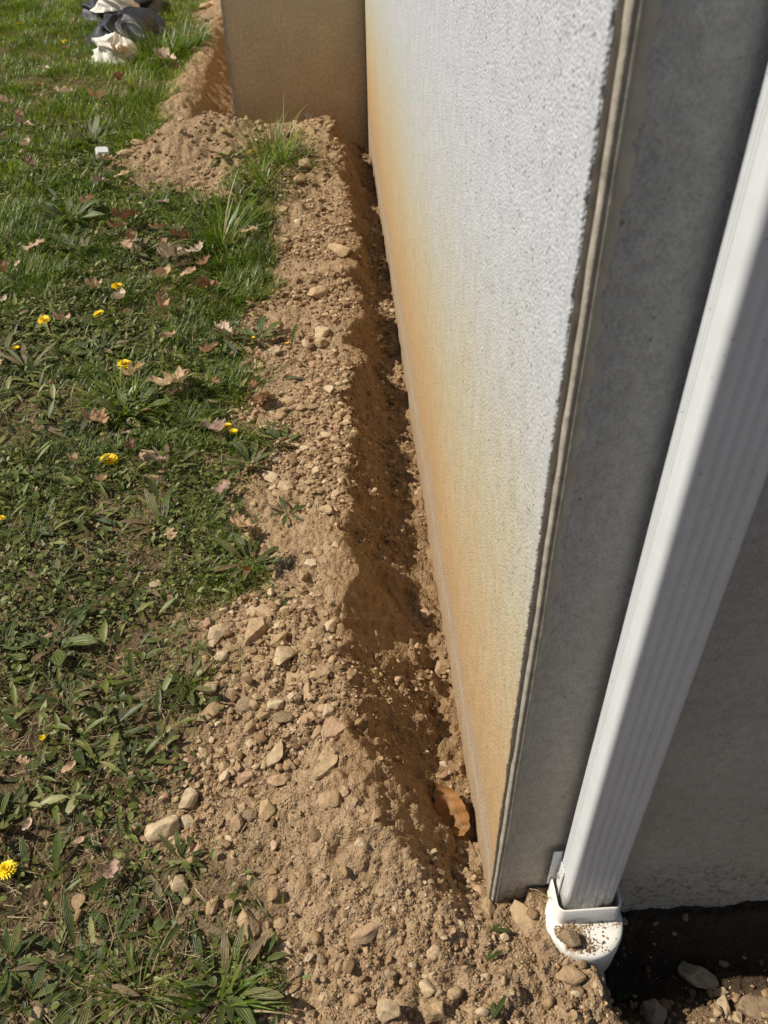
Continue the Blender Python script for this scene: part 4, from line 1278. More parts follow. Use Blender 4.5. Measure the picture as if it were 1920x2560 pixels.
LV = [(25, 246, 34, 20, 'maple', 2, 'pale', "bleached curled leaf near the left edge of the far lawn"),
      (47, 271, 36, -60, 'oak', 1, 'dark', "brown leaf below the bleached curled one on the far lawn"),
      (61, 291, 34, 5, 'maple', 1, 'pale', "pale leaf lying under the brown one on the far lawn"),
      (8, 314, 26, 30, 'oak', 1, 'pink', "pinkish leaf fragments at the left edge of the far lawn"),
      (62, 333, 44, 50, 'plain', 2, 'pale', "thin rolled pale leaf like a hook on the far lawn"),
      (70, 378, 40, -30, 'oak', 1, 'dark', "dark brown folded leaf below the hook-shaped pale one"),
      (233, 367, 46, -15, 'oak', 1, 'tan', "tan leaf lying right under the white plastic cap"),
      (226, 412, 30, 10, 'maple', 1, 'pink', "pinkish leaf at the lower edge of the far dirt heap"),
      (270, 404, 38, 15, 'plain', 1, 'tan', "tan leaf at the tip of the far dirt heap"),
      (200, 453, 34, 30, 'maple', 1, 'tan', "brown leaf alone on the grass below the white plastic cap"),
      (82, 553, 46, 20, 'oak', 0, 'tan', "flat folded tan leaf on the lawn left of the dandelions"),
      (22, 608, 50, 50, 'oak', 2, 'dark', "dark curled leaf at the left edge above the dandelions"),
      (45, 591, 26, 60, 'plain', 1, 'pale', "small pale leaf touching the dark curled one at the left edge"),
      (287, 493, 56, 25, 'maple', 1, 'dark', "large dark brown leaf, topmost of the curled heap"),
      (260, 513, 44, 10, 'oak', 1, 'dark', "brown leaf curling left of the topmost dark one"),
      (294, 536, 44, 80, 'oak', 2, 'dark', "dark twisted leaf below the topmost one of the heap"),
      (300, 546, 32, 60, 'plain', 1, 'pale', "small pale leaf in the dark curled heap"),
      (279, 556, 42, -80, 'oak', 1, 'tan', "tan leaf at the lower end of the curled heap"),
      (210, 641, 46, 0, 'oak', 2, 'tan', "tan curled leaf above the tilted dandelion"),
      (265, 668, 58, 58, 'plain', 2, 'pale', "pale leaf rolled like a cigar right of the tilted dandelion"),
      (355, 616, 60, 32, 'plain', 2, 'tan', "tan leaf rolled like a trumpet below the curled heap"),
      (412, 613, 44, 25, 'plain', 1, 'tan', "tan leaf with a dark end below the big grass tuft"),
      (355, 683, 54, -65, 'oak', 2, 'tan', "twisted tan leaf standing in the grass"),
      (17, 668, 26, 70, 'oak', 1, 'pale', "whitish leaf at the left edge near the dandelion row"),
      (60, 701, 24, 30, 'plain', 1, 'pink', "small pinkish leaf left of the near dandelion row"),
      (140, 714, 46, 5, 'oak', 2, 'tan', "brown curled leaf below the dandelion near the left edge"),
      (390, 574, 62, 10, 'maple', 1, 'pale', "broad bleached leaf under the big grass tuft"),
      (405, 541, 54, 40, 'maple', 2, 'dark', "dark crumpled leaf in the shade of the big grass tuft"),
      (360, 551, 36, 70, 'oak', 2, 'tan', "upright tan leaf left of the big grass tuft"),
      (347, 516, 42, 15, 'oak', 1, 'dark', "flat brown leaf left of the big grass tuft"),
      (355, 458, 28, 5, 'plain', 0, 'pink', "small grey leaf left above the big grass tuft"),
      (300, 461, 22, 0, 'plain', 0, 'tan', "small tan leaf on open grass above the curled heap"),
      (432, 560, 44, 50, 'oak', 1, 'pale', "pale torn leaf at the root of the big grass tuft"),
      (446, 588, 40, 30, 'oak', 1, 'dark', "dark leaf right of the tan trumpet"),
      (461, 642, 44, 10, 'maple', 1, 'dark', "dark reddish leaf below the big grass tuft"),
      (491, 738, 40, -20, 'maple', 1, 'pale', "pale pinkish torn leaf near the flattened plantains"),
      (368, 752, 46, 25, 'plain', 2, 'tan', "tan strip of leaf right of the large open dandelion"),
      (457, 776, 50, 20, 'oak', 1, 'dark', "brown leaf right above the big curled maple leaf"),
      (384, 843, 84, 62, 'maple', 0, 'tan', "big curled maple leaf, the largest tan leaf on the lawn"),
      (297, 826, 66, 18, 'oak', 1, 'tan', "tan leaf with an orange tip below the large open dandelion"),
      (569, 872, 62, 75, 'maple', 1, 'dark', "reddish curled leaf at the rubble edge"),
      (553, 860, 40, 150, 'oak', 2, 'dark', "dark red leaf fragment left of the reddish curled one"),
      (220, 932, 56, -25, 'maple', 0, 'tan', "tan leaf with lobes above the open dandelion by the slab pair"),
      (470, 950, 50, -55, 'maple', 0, 'pink', "purple-grey lobed leaf below the twin dandelion heads"),
      (540, 520, 40, 15, 'oak', 0, 'tan', "tan leaf right of the big grass tuft"),
      (470, 849, 34, -50, 'oak', 1, 'dark', "small dark leaf right of the big curled maple leaf"),
      (293, 992, 52, 60, 'oak', 2, 'dark', "dark leaf curled over the flat slab in the lawn"),
      (358, 1014, 24, 10, 'maple', 0, 'pink', "small pink leaf right of the slab pair"),
      (225, 1059, 42, 20, 'plain', 2, 'tan', "tan curled leaf below the dandelion by the slab pair"),
      (487, 1072, 42, 40, 'oak', 0, 'pink', "faint pale leaf pressed into the bare hollow"),
      (374, 1179, 42, -70, 'oak', 0, 'tan', "orange-tan leaf standing in flat weeds"),
      (532, 1156, 52, 10, 'maple', 0, 'tan', "tan star-shaped leaf at the stones above the black root tuft"),
      (540, 1253, 28, 30, 'maple', 2, 'rust', "small rusty leaf left below the black root tuft"),
      (170, 1014, 44, 75, 'oak', 2, 'tan', "curled brown leaf left of the open dandelion by the slab pair"),
      (278, 954, 22, 10, 'plain', 0, 'pink', "small oval pink leaf above the slab pair"),
      (70, 1798, 44, 62, 'plain', 2, 'pale', "pale leaf rolled tight near the left edge, left of the toothed rosette"),
      (250, 1897, 56, 72, 'oak', 1, 'pink', "purple-brown leaf standing by the plantain"),
      (180, 1832, 36, 20, 'plain', 2, 'tan', "brown rolled leaf below the toothed rosette"),
      (62, 1668, 36, -25, 'oak', 1, 'tan', "pinkish tan leaf above the withered plantain"),
      (157, 1677, 46, 48, 'plain', 1, 'tan', "pointed tan leaf in the bare patch above the toothed rosette"),
      (260, 195, 46, -75, 'oak', 2, 'dark', "dark curled leaf below the black and white bundle"),
      (225, 230, 42, 25, 'maple', 1, 'tan', "tan leaf on the lawn below the dark curled one"),
      (145, 222, 40, 5, 'oak', 1, 'pale', "pale flat leaf on the far lawn left of the tan one"),
      (162, 66, 18, 30, 'oak', 1, 'tan', "small tan leaf left of the black and white bundle"),
      (150, 124, 24, 45, 'oak', 1, 'pink', "pinkish leaf left below the black and white bundle"),
      (367, 150, 44, 0, 'maple', 1, 'pale', "pale leaf at the root of the thick dark tuft"),
      (268, 135, 36, 20, 'maple', 1, 'tan', "tan star-shaped leaf at the foot of the white cloth"),
      (100, 170, 30, 0, 'plain', 1, 'pale', "thin pale leaf on the far lawn"),
      (92, 207, 26, 40, 'oak', 1, 'dark', "brown leaf beside the thin pale one on the far lawn"),
      (385, 160, 30, 60, 'oak', 2, 'dark', "dark leaf tucked under the thick dark tuft"),
      (1003, 1735, 108, 112, 'oak', 0, 'rust', "large orange leaf leaning in the trench against the wall"),
      (1010, 1770, 34, 40, 'oak', 2, 'rust', "small curled reddish leaf under the large orange one in the trench"),
      (640, 520, 20, 10, 'plain', 1, 'tan', "small tan leaf on the far rubble"),
      (5, 810, 30, 40, 'oak', 1, 'tan', "leaf cut by the left edge below the dandelion row")]
LEAF_SPOTS = []
for (X, Y, px, *_r) in LV:
    p, s = at(X, Y, 0.01)
    LEAF_SPOTS.append((p[0], p[1], 0.36 * px / PX * s))
STN = np.array([q_ for q_ in placed[:len(BIG)]] + LEAF_SPOTS)


def clear(x, y, r):
    """thin the plants out over the larger stones"""
    k = np.ones(len(x), bool)
    for a_, b_, c_ in STN:
        k &= ((x - a_) ** 2 + (y + 0.004 - b_) ** 2 > (1.02 * c_) ** 2) | (r.random(len(x)) < 0.03)
    return k


def in_view(x, y, m=0.25):
    """keep to the wedge of lawn the picture and a step aside can see"""
    return (x > -0.75 - m - 0.30 * (y + 0.2)) & (x < 0.2)


def fn_far(r, n):
    y = 2.9 + 7.5 * r.random(n) ** 1.25
    x = r.uniform(-4.6, -0.4, n)
    k = in_view(x, y) & (r.random(n) < lawn_mask(x, y))
    k &= r.random(n) < np.clip(0.75 + 1.6 * vnoise(x * 4, y * 4, 2) + 0.5 * vnoise(x * 11, y * 11, 3), 0.12, 1)
    k &= clear(x, y, r)
    return x[k], y[k]


def fn_mid(r, n):
    y = 1.25 + 1.9 * r.random(n)
    x = r.uniform(-2.2, -0.35, n)
    dens = np.clip(0.40 + 1.9 * vnoise(x * 3.5, y * 3.5, 4) + 0.9 * vnoise(x * 9, y * 9, 5) + 0.14 * (y - 1.6), 0.03, 1)
    k = in_view(x, y) & (r.random(n) < lawn_mask(x, y)) & (r.random(n) < dens)
    k &= clear(x, y, r)
    return x[k], y[k]


def fn_near(r, n):
    y = -0.4 + 1.8 * r.random(n)
    x = r.uniform(-1.5, -0.33, n)
    dens = np.clip(0.12 + 1.4 * vnoise(x * 4, y * 4, 6) + 0.4 * vnoise(x * 12, y * 12, 7), 0.03, 1)
    k = in_view(x, y) & (r.random(n) < lawn_mask(x, y)) & (r.random(n) < dens)
    k &= clear(x, y, r)
    return x[k], y[k]


def make_grass(name, n, fn, seed, hr, wr, label, tintr=(0.15, 0.85), dry=0.06):
    x, y, z, r = lawn_points(n, fn, seed)
    tint = np.clip(r.uniform(*tintr, n) + 0.35 * vnoise(x * 6, y * 6, 1), 0, 0.87)
    d = r.random(n) < dry
    tint = np.where(d, r.uniform(0.92, 1.0, n), tint)
    h = r.uniform(*hr, n) * np.clip(1 + 0.9 * vnoise(x * 5, y * 5, 6), 0.5, 1.6)
    az = r.uniform(0, 6.28, n) * 0.6 + 6.28 * (vnoise(x * 7, y * 7, 0) + 0.5)
    V, F, T = blades(np.c_[x, y, z - 0.003], h, r.uniform(*wr, n), az, r.uniform(0.1, 0.7, n), r.uniform(0.2, 1.5, n), tint)
    o = obj(name, mesh_np(name, V, [F], M_GRASS, True, {"tint": T}))
    tag(o, label, "grass", None, "stuff")


make_grass("grass", 74000, fn_far, 41, (0.035, 0.085), (0.0035, 0.0065), "dense green lawn grass beyond the weeds", (0.2, 0.95), 0.04)
make_grass("grass", 27000, fn_mid, 42, (0.03, 0.075), (0.0025, 0.0048), "patchy green grass among fallen leaves and dandelions", (0.1, 0.8), 0.07)
make_grass("grass", 9500, fn_near, 43, (0.02, 0.055), (0.0018, 0.0032), "thin scattered grass blades among the near weeds", (0.1, 0.75), 0.14)


def fn_cover(r, n):
    y = -0.4 + 4.9 * r.random(n) ** 1.5
    x = r.uniform(-2.6, -0.30, n)
    dens = np.clip(0.42 + 1.5 * vnoise(x * 5, y * 5, 1) + 0.9 * vnoise(x * 14, y * 14, 2), 0.02, 1)
    dens = dens * np.clip(0.22 + 0.55 * y, 0.22, 1)
    k = in_view(x, y) & (r.random(n) < lawn_mask(x, y) ** 1.5) & (r.random(n) < dens)
    k &= clear(x, y, r)
    return x[k], y[k]


# low weeds: small rounded and pointed leaves close to the soil
n = 34000
x, y, z, r = lawn_points(n, fn_cover, 51)
big = np.clip(1 + 0.16 * y, 1, 1.6)
h = 0.006 * 3.0 ** (r.random(n) ** 1.3) * big
tint = np.clip(r.uniform(0.0, 0.9, n) + 0.3 * vnoise(x * 8, y * 8, 3), 0, 0.93)
tint = np.where(r.random(n) < 0.03, 1.0, tint)
V, F, T, A = ribbons(np.c_[x, y, z + r.uniform(0.0, 0.022, n)], h, h * r.uniform(0.35, 0.8, n), r.uniform(0, 6.28, n), r.uniform(0.7, 1.7, n), r.uniform(-0.2, 0.6, n), tint, r.uniform(0.1, 0.5, n), 4, ((0, 0.3, 0.65, 1), (0.25, 0.9, 1.0, 0.15)), 3)
o = obj("ground_cover", mesh_np("ground_cover", V, [F], M_WEED, True, {"tint": T}))
tag(o, "low small-leaved weeds and clover covering the soil of the lawn", "weeds", None, "stuff")


# longer lance-shaped weed leaves lying in all directions
def fn_lance(r, n):
    y = -0.4 + 4.2 * r.random(n) ** 1.35
    x = r.uniform(-2.4, -0.30, n)
    dens = np.clip(0.35 + 1.4 * vnoise(x * 4, y * 4, 5) + 0.8 * vnoise(x * 10, y * 10, 6), 0.02, 1) * np.clip(0.35 + 0.4 * y, 0.3, 1)
    k = in_view(x, y) & (r.random(n) < lawn_mask(x, y) ** 1.5) & (r.random(n) < dens)
    k &= clear(x, y, r)
    return x[k], y[k]


n = 2300
x, y, z, r = lawn_points(n, fn_lance, 52)
h = r.uniform(0.025, 0.075, n)
tint = np.clip(r.uniform(0.05, 0.95, n), 0, 0.95)
V, F, T, A = ribbons(np.c_[x, y, z + r.uniform(0.0, 0.012, n)], h, h * r.uniform(0.13, 0.26, n), r.uniform(0, 6.28, n), r.uniform(0.7, 1.3, n), r.uniform(0.1, 0.9, n), tint, r.uniform(0.1, 0.6, n), 6, cols=3)
o = obj("weeds", mesh_np("weeds", V, [F], M_WEED, True, {"tint": T}))
tag(o, "lance-leaved weeds lying across the lawn soil", "weeds", None, "stuff")


# dead straw and root fibres
def fn_straw(r, n):
    y = -0.4 + 3.4 * r.random(n) ** 1.5
    x = r.uniform(-2.0, -0.1, n)
    e = lawn_mask(x, y)
    k = in_view(x, y) & (r.random(n) < 0.03 + e) & ((-x > np.interp(y, CREST_Y, CREST_D) + 0.02) | (y < 0))
    return x[k], y[k]


n = 12000
x, y, z, r = lawn_points(n, fn_straw, 53)
V, F, T = blades(np.c_[x, y, z + r.uniform(0.001, 0.008, n)], r.uniform(0.012, 0.06, n), r.uniform(0.0008, 0.0017, n), r.uniform(0, 6.28, n), r.uniform(1.1, 1.6, n), r.uniform(-0.3, 0.5, n), r.random(n))
o = obj("straw", mesh_np("straw", V, [F], M_STRAW, True, {"tint": T}))
tag(o, "dry straw and root fibres scattered over the lawn soil", "straw", None, "stuff")


# plantain and dandelion rosettes, one object each
def rosette(seed, nl, lr, wr, flat, name="plantain", mat=None, serr=False, tintr=(0.2, 0.9)):
    r = np.random.default_rng(seed)
    n = nl
    az = np.linspace(0, 6.28, n, endpoint=False) + r.uniform(-0.35, 0.35, n)
    h = r.uniform(*lr, n)
    tint = r.uniform(*tintr, n)
    tint[r.random(n) < 0.09] = 1.0
    prof = ((0, 0.12, 0.3, 0.6, 0.85, 1), (0.18, 0.22, 0.62, 1.0, 0.62, 0.04))
    rows = 9
    if serr:
        tt = np.linspace(0, 1, 15)
        prof = (tt, np.interp(tt, (0, 0.2, 0.7, 1), (0.22, 0.45, 1.0, 0.2)) * (1 - 0.25 * (np.arange(15) % 2)))
        rows = 15
    V, F, T, A = ribbons(np.c_[0.006 * np.cos(az), 0.006 * np.sin(az), np.zeros(n)], h, h * r.uniform(*wr, n), az, r.uniform(flat[0], flat[1], n), r.uniform(0.2, 0.8, n), tint, r.uniform(0.15, 0.5, n), rows, prof, 5, r.uniform(0, 6, n))
    return mesh_np(name, V, [F], mat or M_PLANT, True, {"tint": T, "across": A})


ROS = [rosette(60, 11, (0.05, 0.10), (0.15, 0.22), (0.7, 1.3)), rosette(61, 8, (0.06, 0.12), (0.13, 0.2), (0.9, 1.5)), rosette(62, 14, (0.04, 0.085), (0.18, 0.28), (0.5, 1.2)),
       rosette(63, 7, (0.04, 0.09), (0.16, 0.24), (1.0, 1.55)), rosette(64, 9, (0.035, 0.06), (0.3, 0.42), (0.8, 1.4)), rosette(65, 8, (0.05, 0.075), (0.26, 0.34), (1.35, 1.6), serr=True),
       rosette(66, 10, (0.045, 0.075), (0.2, 0.3), (1.0, 1.45), serr=True, tintr=(0.1, 0.6))]
PL = [(180, 1770, 5, 1.15, "flat grey-green rosette of toothed leaves left of the largest pinkish chunk"),
      (300, 1860, 1, 1.0, "plantain with long pointed leaves above the purple-brown leaf"),
      (338, 1893, 3, 1.05, "plantain with a dead grey leaf, left of the pale blocky stone"),
      (392, 1862, 0, 0.62, "dark plantain between the largest pinkish chunk and the pale blocky stone"),
      (167, 2070, 1, 0.95, "spreading plantain right of the left-hand gravel patch"),
      (200, 2130, 0, 1.05, "broad plantain near the bottom with a pinkish stone below it"),
      (221, 1947, 3, 0.75, "sparse plantain right of the flat bedded brown stone"),
      (20, 2085, 2, 0.9, "plantain cut by the frame above the pinkish egg-shaped stone"),
      (55, 2165, 2, 0.7, "plantain with upright leaves just above the pinkish egg-shaped stone"),
      (490, 2140, 0, 1.15, "large grassy-leaved plantain right of the lowest weeds"),
      (545, 1936, 3, 0.7, "small dark plantain above the egg-shaped brown stone"),
      (118, 1400, 4, 1.9, "big rosette of broad glossy leaves standing alone in the weeds"),
      (12, 1415, 4, 1.3, "broad-leaved rosette cut by the frame beside the big glossy one"),
      (115, 1270, 0, 0.95, "grey-green plantain above the big glossy rosette"),
      (380, 1388, 1, 0.9, "plantain at the lawn edge left of the pale yellow wedge"),
      (402, 1485, 0, 0.95, "plantain with broad leaves left of the pale oblong stone"),
      (300, 1500, 3, 0.85, "plantain with one bent brown leaf in a bare patch"),
      (540, 1222, 0, 1.2, "large drooping plantain left of the black root tuft"),
      (606, 1280, 3, 0.85, "slim plantain just below the black root tuft"),
      (543, 1010, 2, 1.1, "drooping plantain crown with dark hanging leaves above the bare hollow"),
      (491, 980, 3, 1.0, "wilted plantain left of the drooping one"),
      (613, 965, 2, 0.95, "wilted plantain lying on the rubble right of the drooping one"),
      (603, 930, 3, 0.9, "single-leaved plantain right of the twin dandelion heads"),
      (352, 1138, 0, 1.25, "long-leaved plantain above the orange-tan leaf"),
      (441, 1108, 1, 1.0, "plantain pointing at the bare hollow"),
      (622, 1115, 3, 0.9, "plantain in the rubble above the black root tuft"),
      (450, 690, 6, 1.7, "pale woolly rosette under the big grass tuft"),
      (560, 742, 2, 1.3, "flattened dusty plantain left of the green stalk"),
      (530, 786, 1, 1.3, "flattened plantain below the dusty one"),
      (500, 830, 3, 1.3, "grey trampled plantain right of the big curled maple leaf"),
      (590, 815, 1, 1.2, "trampled plantain above the reddish curled leaf"),
      (220, 760, 0, 1.4, "plantain just above the large open dandelion"),
      (60, 800, 0, 1.4, "plantain below the leftmost dandelion"),
      (285, 900, 2, 1.6, "dense bright plantain left of the fine-leaved tuft"),
      (290, 560, 0, 1.6, "plantain with arched leaves among dark curled leaves"),
      (330, 590, 1, 1.7, "plantain right of the arched one, under curled leaves"),
      (180, 1120, 1, 1.1, "grey plantain in the flat weeds under the lowest open dandelion"),
      (60, 1150, 4, 1.3, "rosette of oval leaves near the half-hidden dandelion"),
      (300, 1260, 1, 1.0, "plantain left of the pale crusty stone"),
      (250, 1330, 3, 0.9, "plantain below the pale crusty stone, left side"),
      (140, 1690, 3, 0.9, "brown-leaved plantain in the bare patch above the toothed rosette"),
      (75, 1690, 3, 0.8, "withered plantain with spread brown leaves near the left edge"),
      (60, 1900, 1, 0.8, "plantain right below the lowest dandelion"),
      (270, 1590, 6, 0.9, "feathery-edged rosette right of the wilted dandelion"),
      (350, 1610, 2, 0.7, "bushy weed with pale buds left of the bare crumbs"),
      (430, 1770, 3, 0.55, "small sprout right of the largest pinkish chunk"),
      (420, 1660, 3, 0.55, "small bluish sprout on the brown crumbs"),
      (490, 340, 4, 2.6, "broad-leaved rosette left of the flowering grass clump"),
      (640, 340, 4, 2.2, "broad-leaved rosette right of the flowering grass clump"),
      (520, 430, 2, 1.8, "rosette above the big grass tuft"),
      (150, 480, 2, 2.2, "bright weed rosette on the lawn left of the dark curled leaves"),
      (200, 310, 2, 2.4, "bright weed rosette on the lawn above the white plastic cap"),
      (240, 330, 4, 2.0, "bright low weed touching the white plastic cap"),
      (30, 620, 4, 1.6, "bright weed rosette at the left edge of the lawn"),
      (600, 1690 - 740, 3, 0.01, "")]
for (X, Y, q, sc, lab) in PL:
    if sc < 0.1:
        continue
    p, s = at(X, Y)
    o = obj("plantain" if q < 4 else "rosette_weed", ROS[q], None, (p[0], p[1], hz(p[0], p[1]) - 0.002), (random.uniform(-0.1, 0.1), random.uniform(-0.1, 0.1), random.uniform(0, 6.28)), (sc, sc, sc * random.uniform(0.8, 1.0)))
    tag(o, lab, "weed", "leafy rosettes in the lawn")
# further rosettes all over the lawn
rs = random.Random(9)
cnt = 0
SPOTS = [(p_[0], p_[1]) for p_ in [at(a_[0], a_[1])[0] for a_ in PL]]
while cnt < 75:
    X, Y = rs.uniform(0, 600), rs.uniform(420, 2212)
    p, s = at(X, Y)
    if float(lawn_mask(np.array([p[0]]), np.array([p[1]]))[0]) < 0.6:
        continue
    if any((p[0] - a_) ** 2 + (p[1] - b_) ** 2 < 0.055 ** 2 for a_, b_ in SPOTS):
        continue
    SPOTS.append((p[0], p[1]))
    q = rs.choice([0, 1, 1, 2, 3, 3, 4, 6])
    sc = rs.uniform(0.5, 0.95) * (1 + 0.25 * max(0, p[1]))
    o = obj("plantain" if q < 4 else "rosette_weed", ROS[q], None, (p[0], p[1], hz(p[0], p[1]) - 0.002), (rs.uniform(-0.15, 0.15), rs.uniform(-0.15, 0.15), rs.uniform(0, 6.28)), (sc, sc, sc))
    kind = {0: "many-leaved plantain", 1: "long-leaved plantain", 2: "bushy plantain", 3: "sparse plantain", 4: "round-leaved weed", 6: "toothed-leaf weed"}[q]
    tag(o, f"{'small' if sc < 0.9 else 'larger'} {kind} in the lawn near {near_lm(p)}", "weed", "leafy rosettes in the lawn")
    cnt += 1


# grass tufts one can tell apart
def tuft(X, Y, n, hr, wr, spread, lean, tintr, lab, seed, dry=0.05):
    r = np.random.default_rng(seed)
    p, s = at(X, Y)
    a_ = r.uniform(0, 6.28, n)
    d_ = spread * np.sqrt(r.random(n))
    rx, ry = d_ * np.cos(a_), d_ * np.sin(a_)
    z0 = hz(p[0], p[1])
    rz = np.clip(height(p[0] + rx, p[1] + ry) - z0, -0.03, 0.03) - 0.004
    tint = np.where(r.random(n) < dry, r.uniform(0.93, 1, n), r.uniform(*tintr, n))
    V, F, T = blades(np.c_[rx, ry, rz], r.uniform(*hr, n), r.uniform(*wr, n), a_ + r.uniform(-0.7, 0.7, n), r.uniform(lean[0], lean[1], n), r.uniform(0.3, 1.5, n), tint, 8)
    o = obj("grass_tuft", mesh_np("grass_tuft", V, [F], M_GRASS, True, {"tint": T}), None, (p[0], p[1], z0))
    tag(o, lab, "grass tuft")
    return o


tuft(478, 530, 90, (0.14, 0.34), (0.006, 0.011), 0.06, (0.1, 0.8), (0.25, 0.8), "big tuft of tall broad-bladed grass at the spoil edge", 71)
tuft(490, 560, 320, (0.04, 0.12), (0.0035, 0.006), 0.12, (0.1, 0.7), (0.1, 0.6), "dense short grass around the base of the big tuft", 72)
tuft(590, 345, 170, (0.10, 0.30), (0.0035, 0.006), 0.13, (0.1, 0.9), (0.4, 0.85), "pale wiry grass clump with a dandelion on the far spoil", 73, 0.22)
tuft(590, 368, 200, (0.08, 0.22), (0.0035, 0.006), 0.15, (0.6, 1.5), (0.3, 0.85), "drooping straw-edged skirt of grass below the wiry clump", 80, 0.5)
tuft(372, 112, 420, (0.10, 0.28), (0.006, 0.010), 0.26, (0.1, 0.9), (0.1, 0.6), "thick dark grass tuft between the bundle and the far corner", 74)
tuft(330, 125, 260, (0.10, 0.30), (0.006, 0.010), 0.25, (0.2, 1.0), (0.3, 0.8), "long grass leaning against the black cloth bundle", 75)
tuft(395, 930, 260, (0.05, 0.13), (0.0011, 0.0019), 0.055, (0.2, 1.2), (0.25, 0.6), "fine hair-leaved tuft below the big curled maple leaf", 76, 0.05)
tuft(398, 860, 12, (0.12, 0.22), (0.0012, 0.002), 0.03, (0.0, 0.4), (0.3, 0.7), "few long thin stalks rising by the big curled maple leaf", 77)
tuft(300, 2150, 60, (0.05, 0.11), (0.0018, 0.003), 0.03, (0.1, 0.9), (0.2, 0.7), "thin half-dry grass tuft near the bottom", 78, 0.4)
tuft(470, 2170, 50, (0.06, 0.12), (0.003, 0.0055), 0.03, (0.3, 1.2), (0.3, 0.8), "green blade tuft by the large grassy-leaved plantain", 79, 0.1)
tuft(270, 880, 260, (0.05, 0.12), (0.004, 0.007), 0.10, (0.1, 0.8), (0.3, 0.9), "bright broad-bladed tuft between two dandelions", 81, 0.02)
tuft(560, 400, 60, (0.08, 0.2), (0.005, 0.008), 0.05, (0.1, 0.8), (0.3, 0.8), "small green tuft between the two tall tufts", 82, 0.05)

# black root tuft
r = np.random.default_rng(90)
p, s = at(628, 1232)
n = 420
a_ = r.uniform(0, 6.28, n)
d_ = 0.034 * np.sqrt(r.random(n))
V, F, T = blades(np.c_[d_ * np.cos(a_), d_ * np.sin(a_) * 1.2, r.uniform(0, 0.012, n)], r.uniform(0.012, 0.035, n), r.uniform(0.0010, 0.0018, n), r.uniform(0, 6.28, n), r.uniform(0.5, 1.6, n), r.uniform(-0.8, 1.4, n), r.random(n))
o = obj("root_tuft", mesh_np("root_tuft", V, [F], M_BLACKROOT), None, (p[0], p[1], hz(p[0], p[1])))
tag(o, "black tangled tuft of dead roots on the stones", "root tuft")

# green sprigs lying on the bare soil by the wall corner, and the lying stalk
for (X, Y, L, yawpx, lab) in [(1080, 2017, 48, (1, 0.05), "single dark green leaf lying below the wall corner"), (1066, 2072, 46, (0.8, -0.5), "folded dark green leaf lower down the bare soil"),
                              (1075, 2190, 60, (0.5, -0.87), "narrow green blade lying near the bottom of the bare soil"), (1345, 2162, 40, (0.9, -0.5), "green leaf sprouting at the edge of the shaded pit"),
                              (636, 738, 60, (0.25, -1.0), "thick green stalk lying on the spoil")]:
    p, s = at(X, Y)
    pa, _ = at(X + yawpx[0] * 10, Y + yawpx[1] * 10)
    az = math.atan2(pa[1] - p[1], pa[0] - p[0])
    Lm = L / PX * s
    if "stalk" in lab:
        Lm *= 1.7
    nleaf = 1 if "stalk" in lab else 2
    wv = np.array([0.2, 0.16][:nleaf]) * Lm if nleaf == 2 else np.array([0.09]) * Lm
    V, F, T, A = ribbons(np.c_[np.full(nleaf, -0.45 * Lm), np.zeros(nleaf), np.full(nleaf, 0.003)], np.array([Lm, Lm * 0.6][:nleaf]), wv, np.array([0.0, 0.5][:nleaf]), np.array([1.25, 1.2][:nleaf]), np.array([0.45, 0.5][:nleaf]),
                         np.array([0.35, 0.5][:nleaf]), np.array([0.5, 0.4][:nleaf]), 9)
    o = obj("fallen_leaf" if nleaf == 2 else "green_stalk", mesh_np("green_leaf", V, [F], M_PLANT, True, {"tint": T, "across": A}), None, (p[0], p[1], hz(p[0], p[1]) + 0.003), (0, 0, az))
    tag(o, lab, "leaf" if nleaf == 2 else "stalk")


# dandelions
def dandelion_parts(seed, open_=1.0):
    r = np.random.default_rng(seed)
    Vs, Fs, nV = [], [], 0
    parts = []
    for layer, (cnt_, L, lean) in enumerate(((34, 1.0, 1.42), (30, 0.86, 1.15), (26, 0.66, 0.85), (22, 0.42, 0.5))):
        az = np.linspace(0, 6.28, cnt_, endpoint=False) + r.uniform(-0.08, 0.08, cnt_)
        h = 0.5 * L * r.uniform(0.9, 1.05, cnt_)
        V, F, T = blades(np.c_[0.02 * np.cos(az), 0.02 * np.sin(az), np.full(cnt_, 0.01 * layer)], h, np.full(cnt_, 0.075), az, np.full(cnt_, lean * open_), np.full(cnt_, 0.25), np.zeros(cnt_), 4, ((0, 0.4, 0.85, 1), (0.5, 1.0, 1.0, 0.5)))
        parts.append((V, [F]))
    pv, pf = join(parts)
    petals = mesh_np("petals", pv, pf, M_PETAL, True)
    cnt_ = 60
    a_ = r.uniform(0, 6.28, cnt_)
    d_ = 0.14 * np.sqrt(r.random(cnt_))
    V, F, T = blades(np.c_[d_ * np.cos(a_), d_ * np.sin(a_), np.full(cnt_, 0.06)], r.uniform(0.14, 0.24, cnt_), np.full(cnt_, 0.035), a_, r.uniform(0, 0.5, cnt_), np.full(cnt_, 0.6), np.zeros(cnt_), 4)
    centre = mesh_np("centre", V, [F], M_PETALC, True)
    return petals, centre


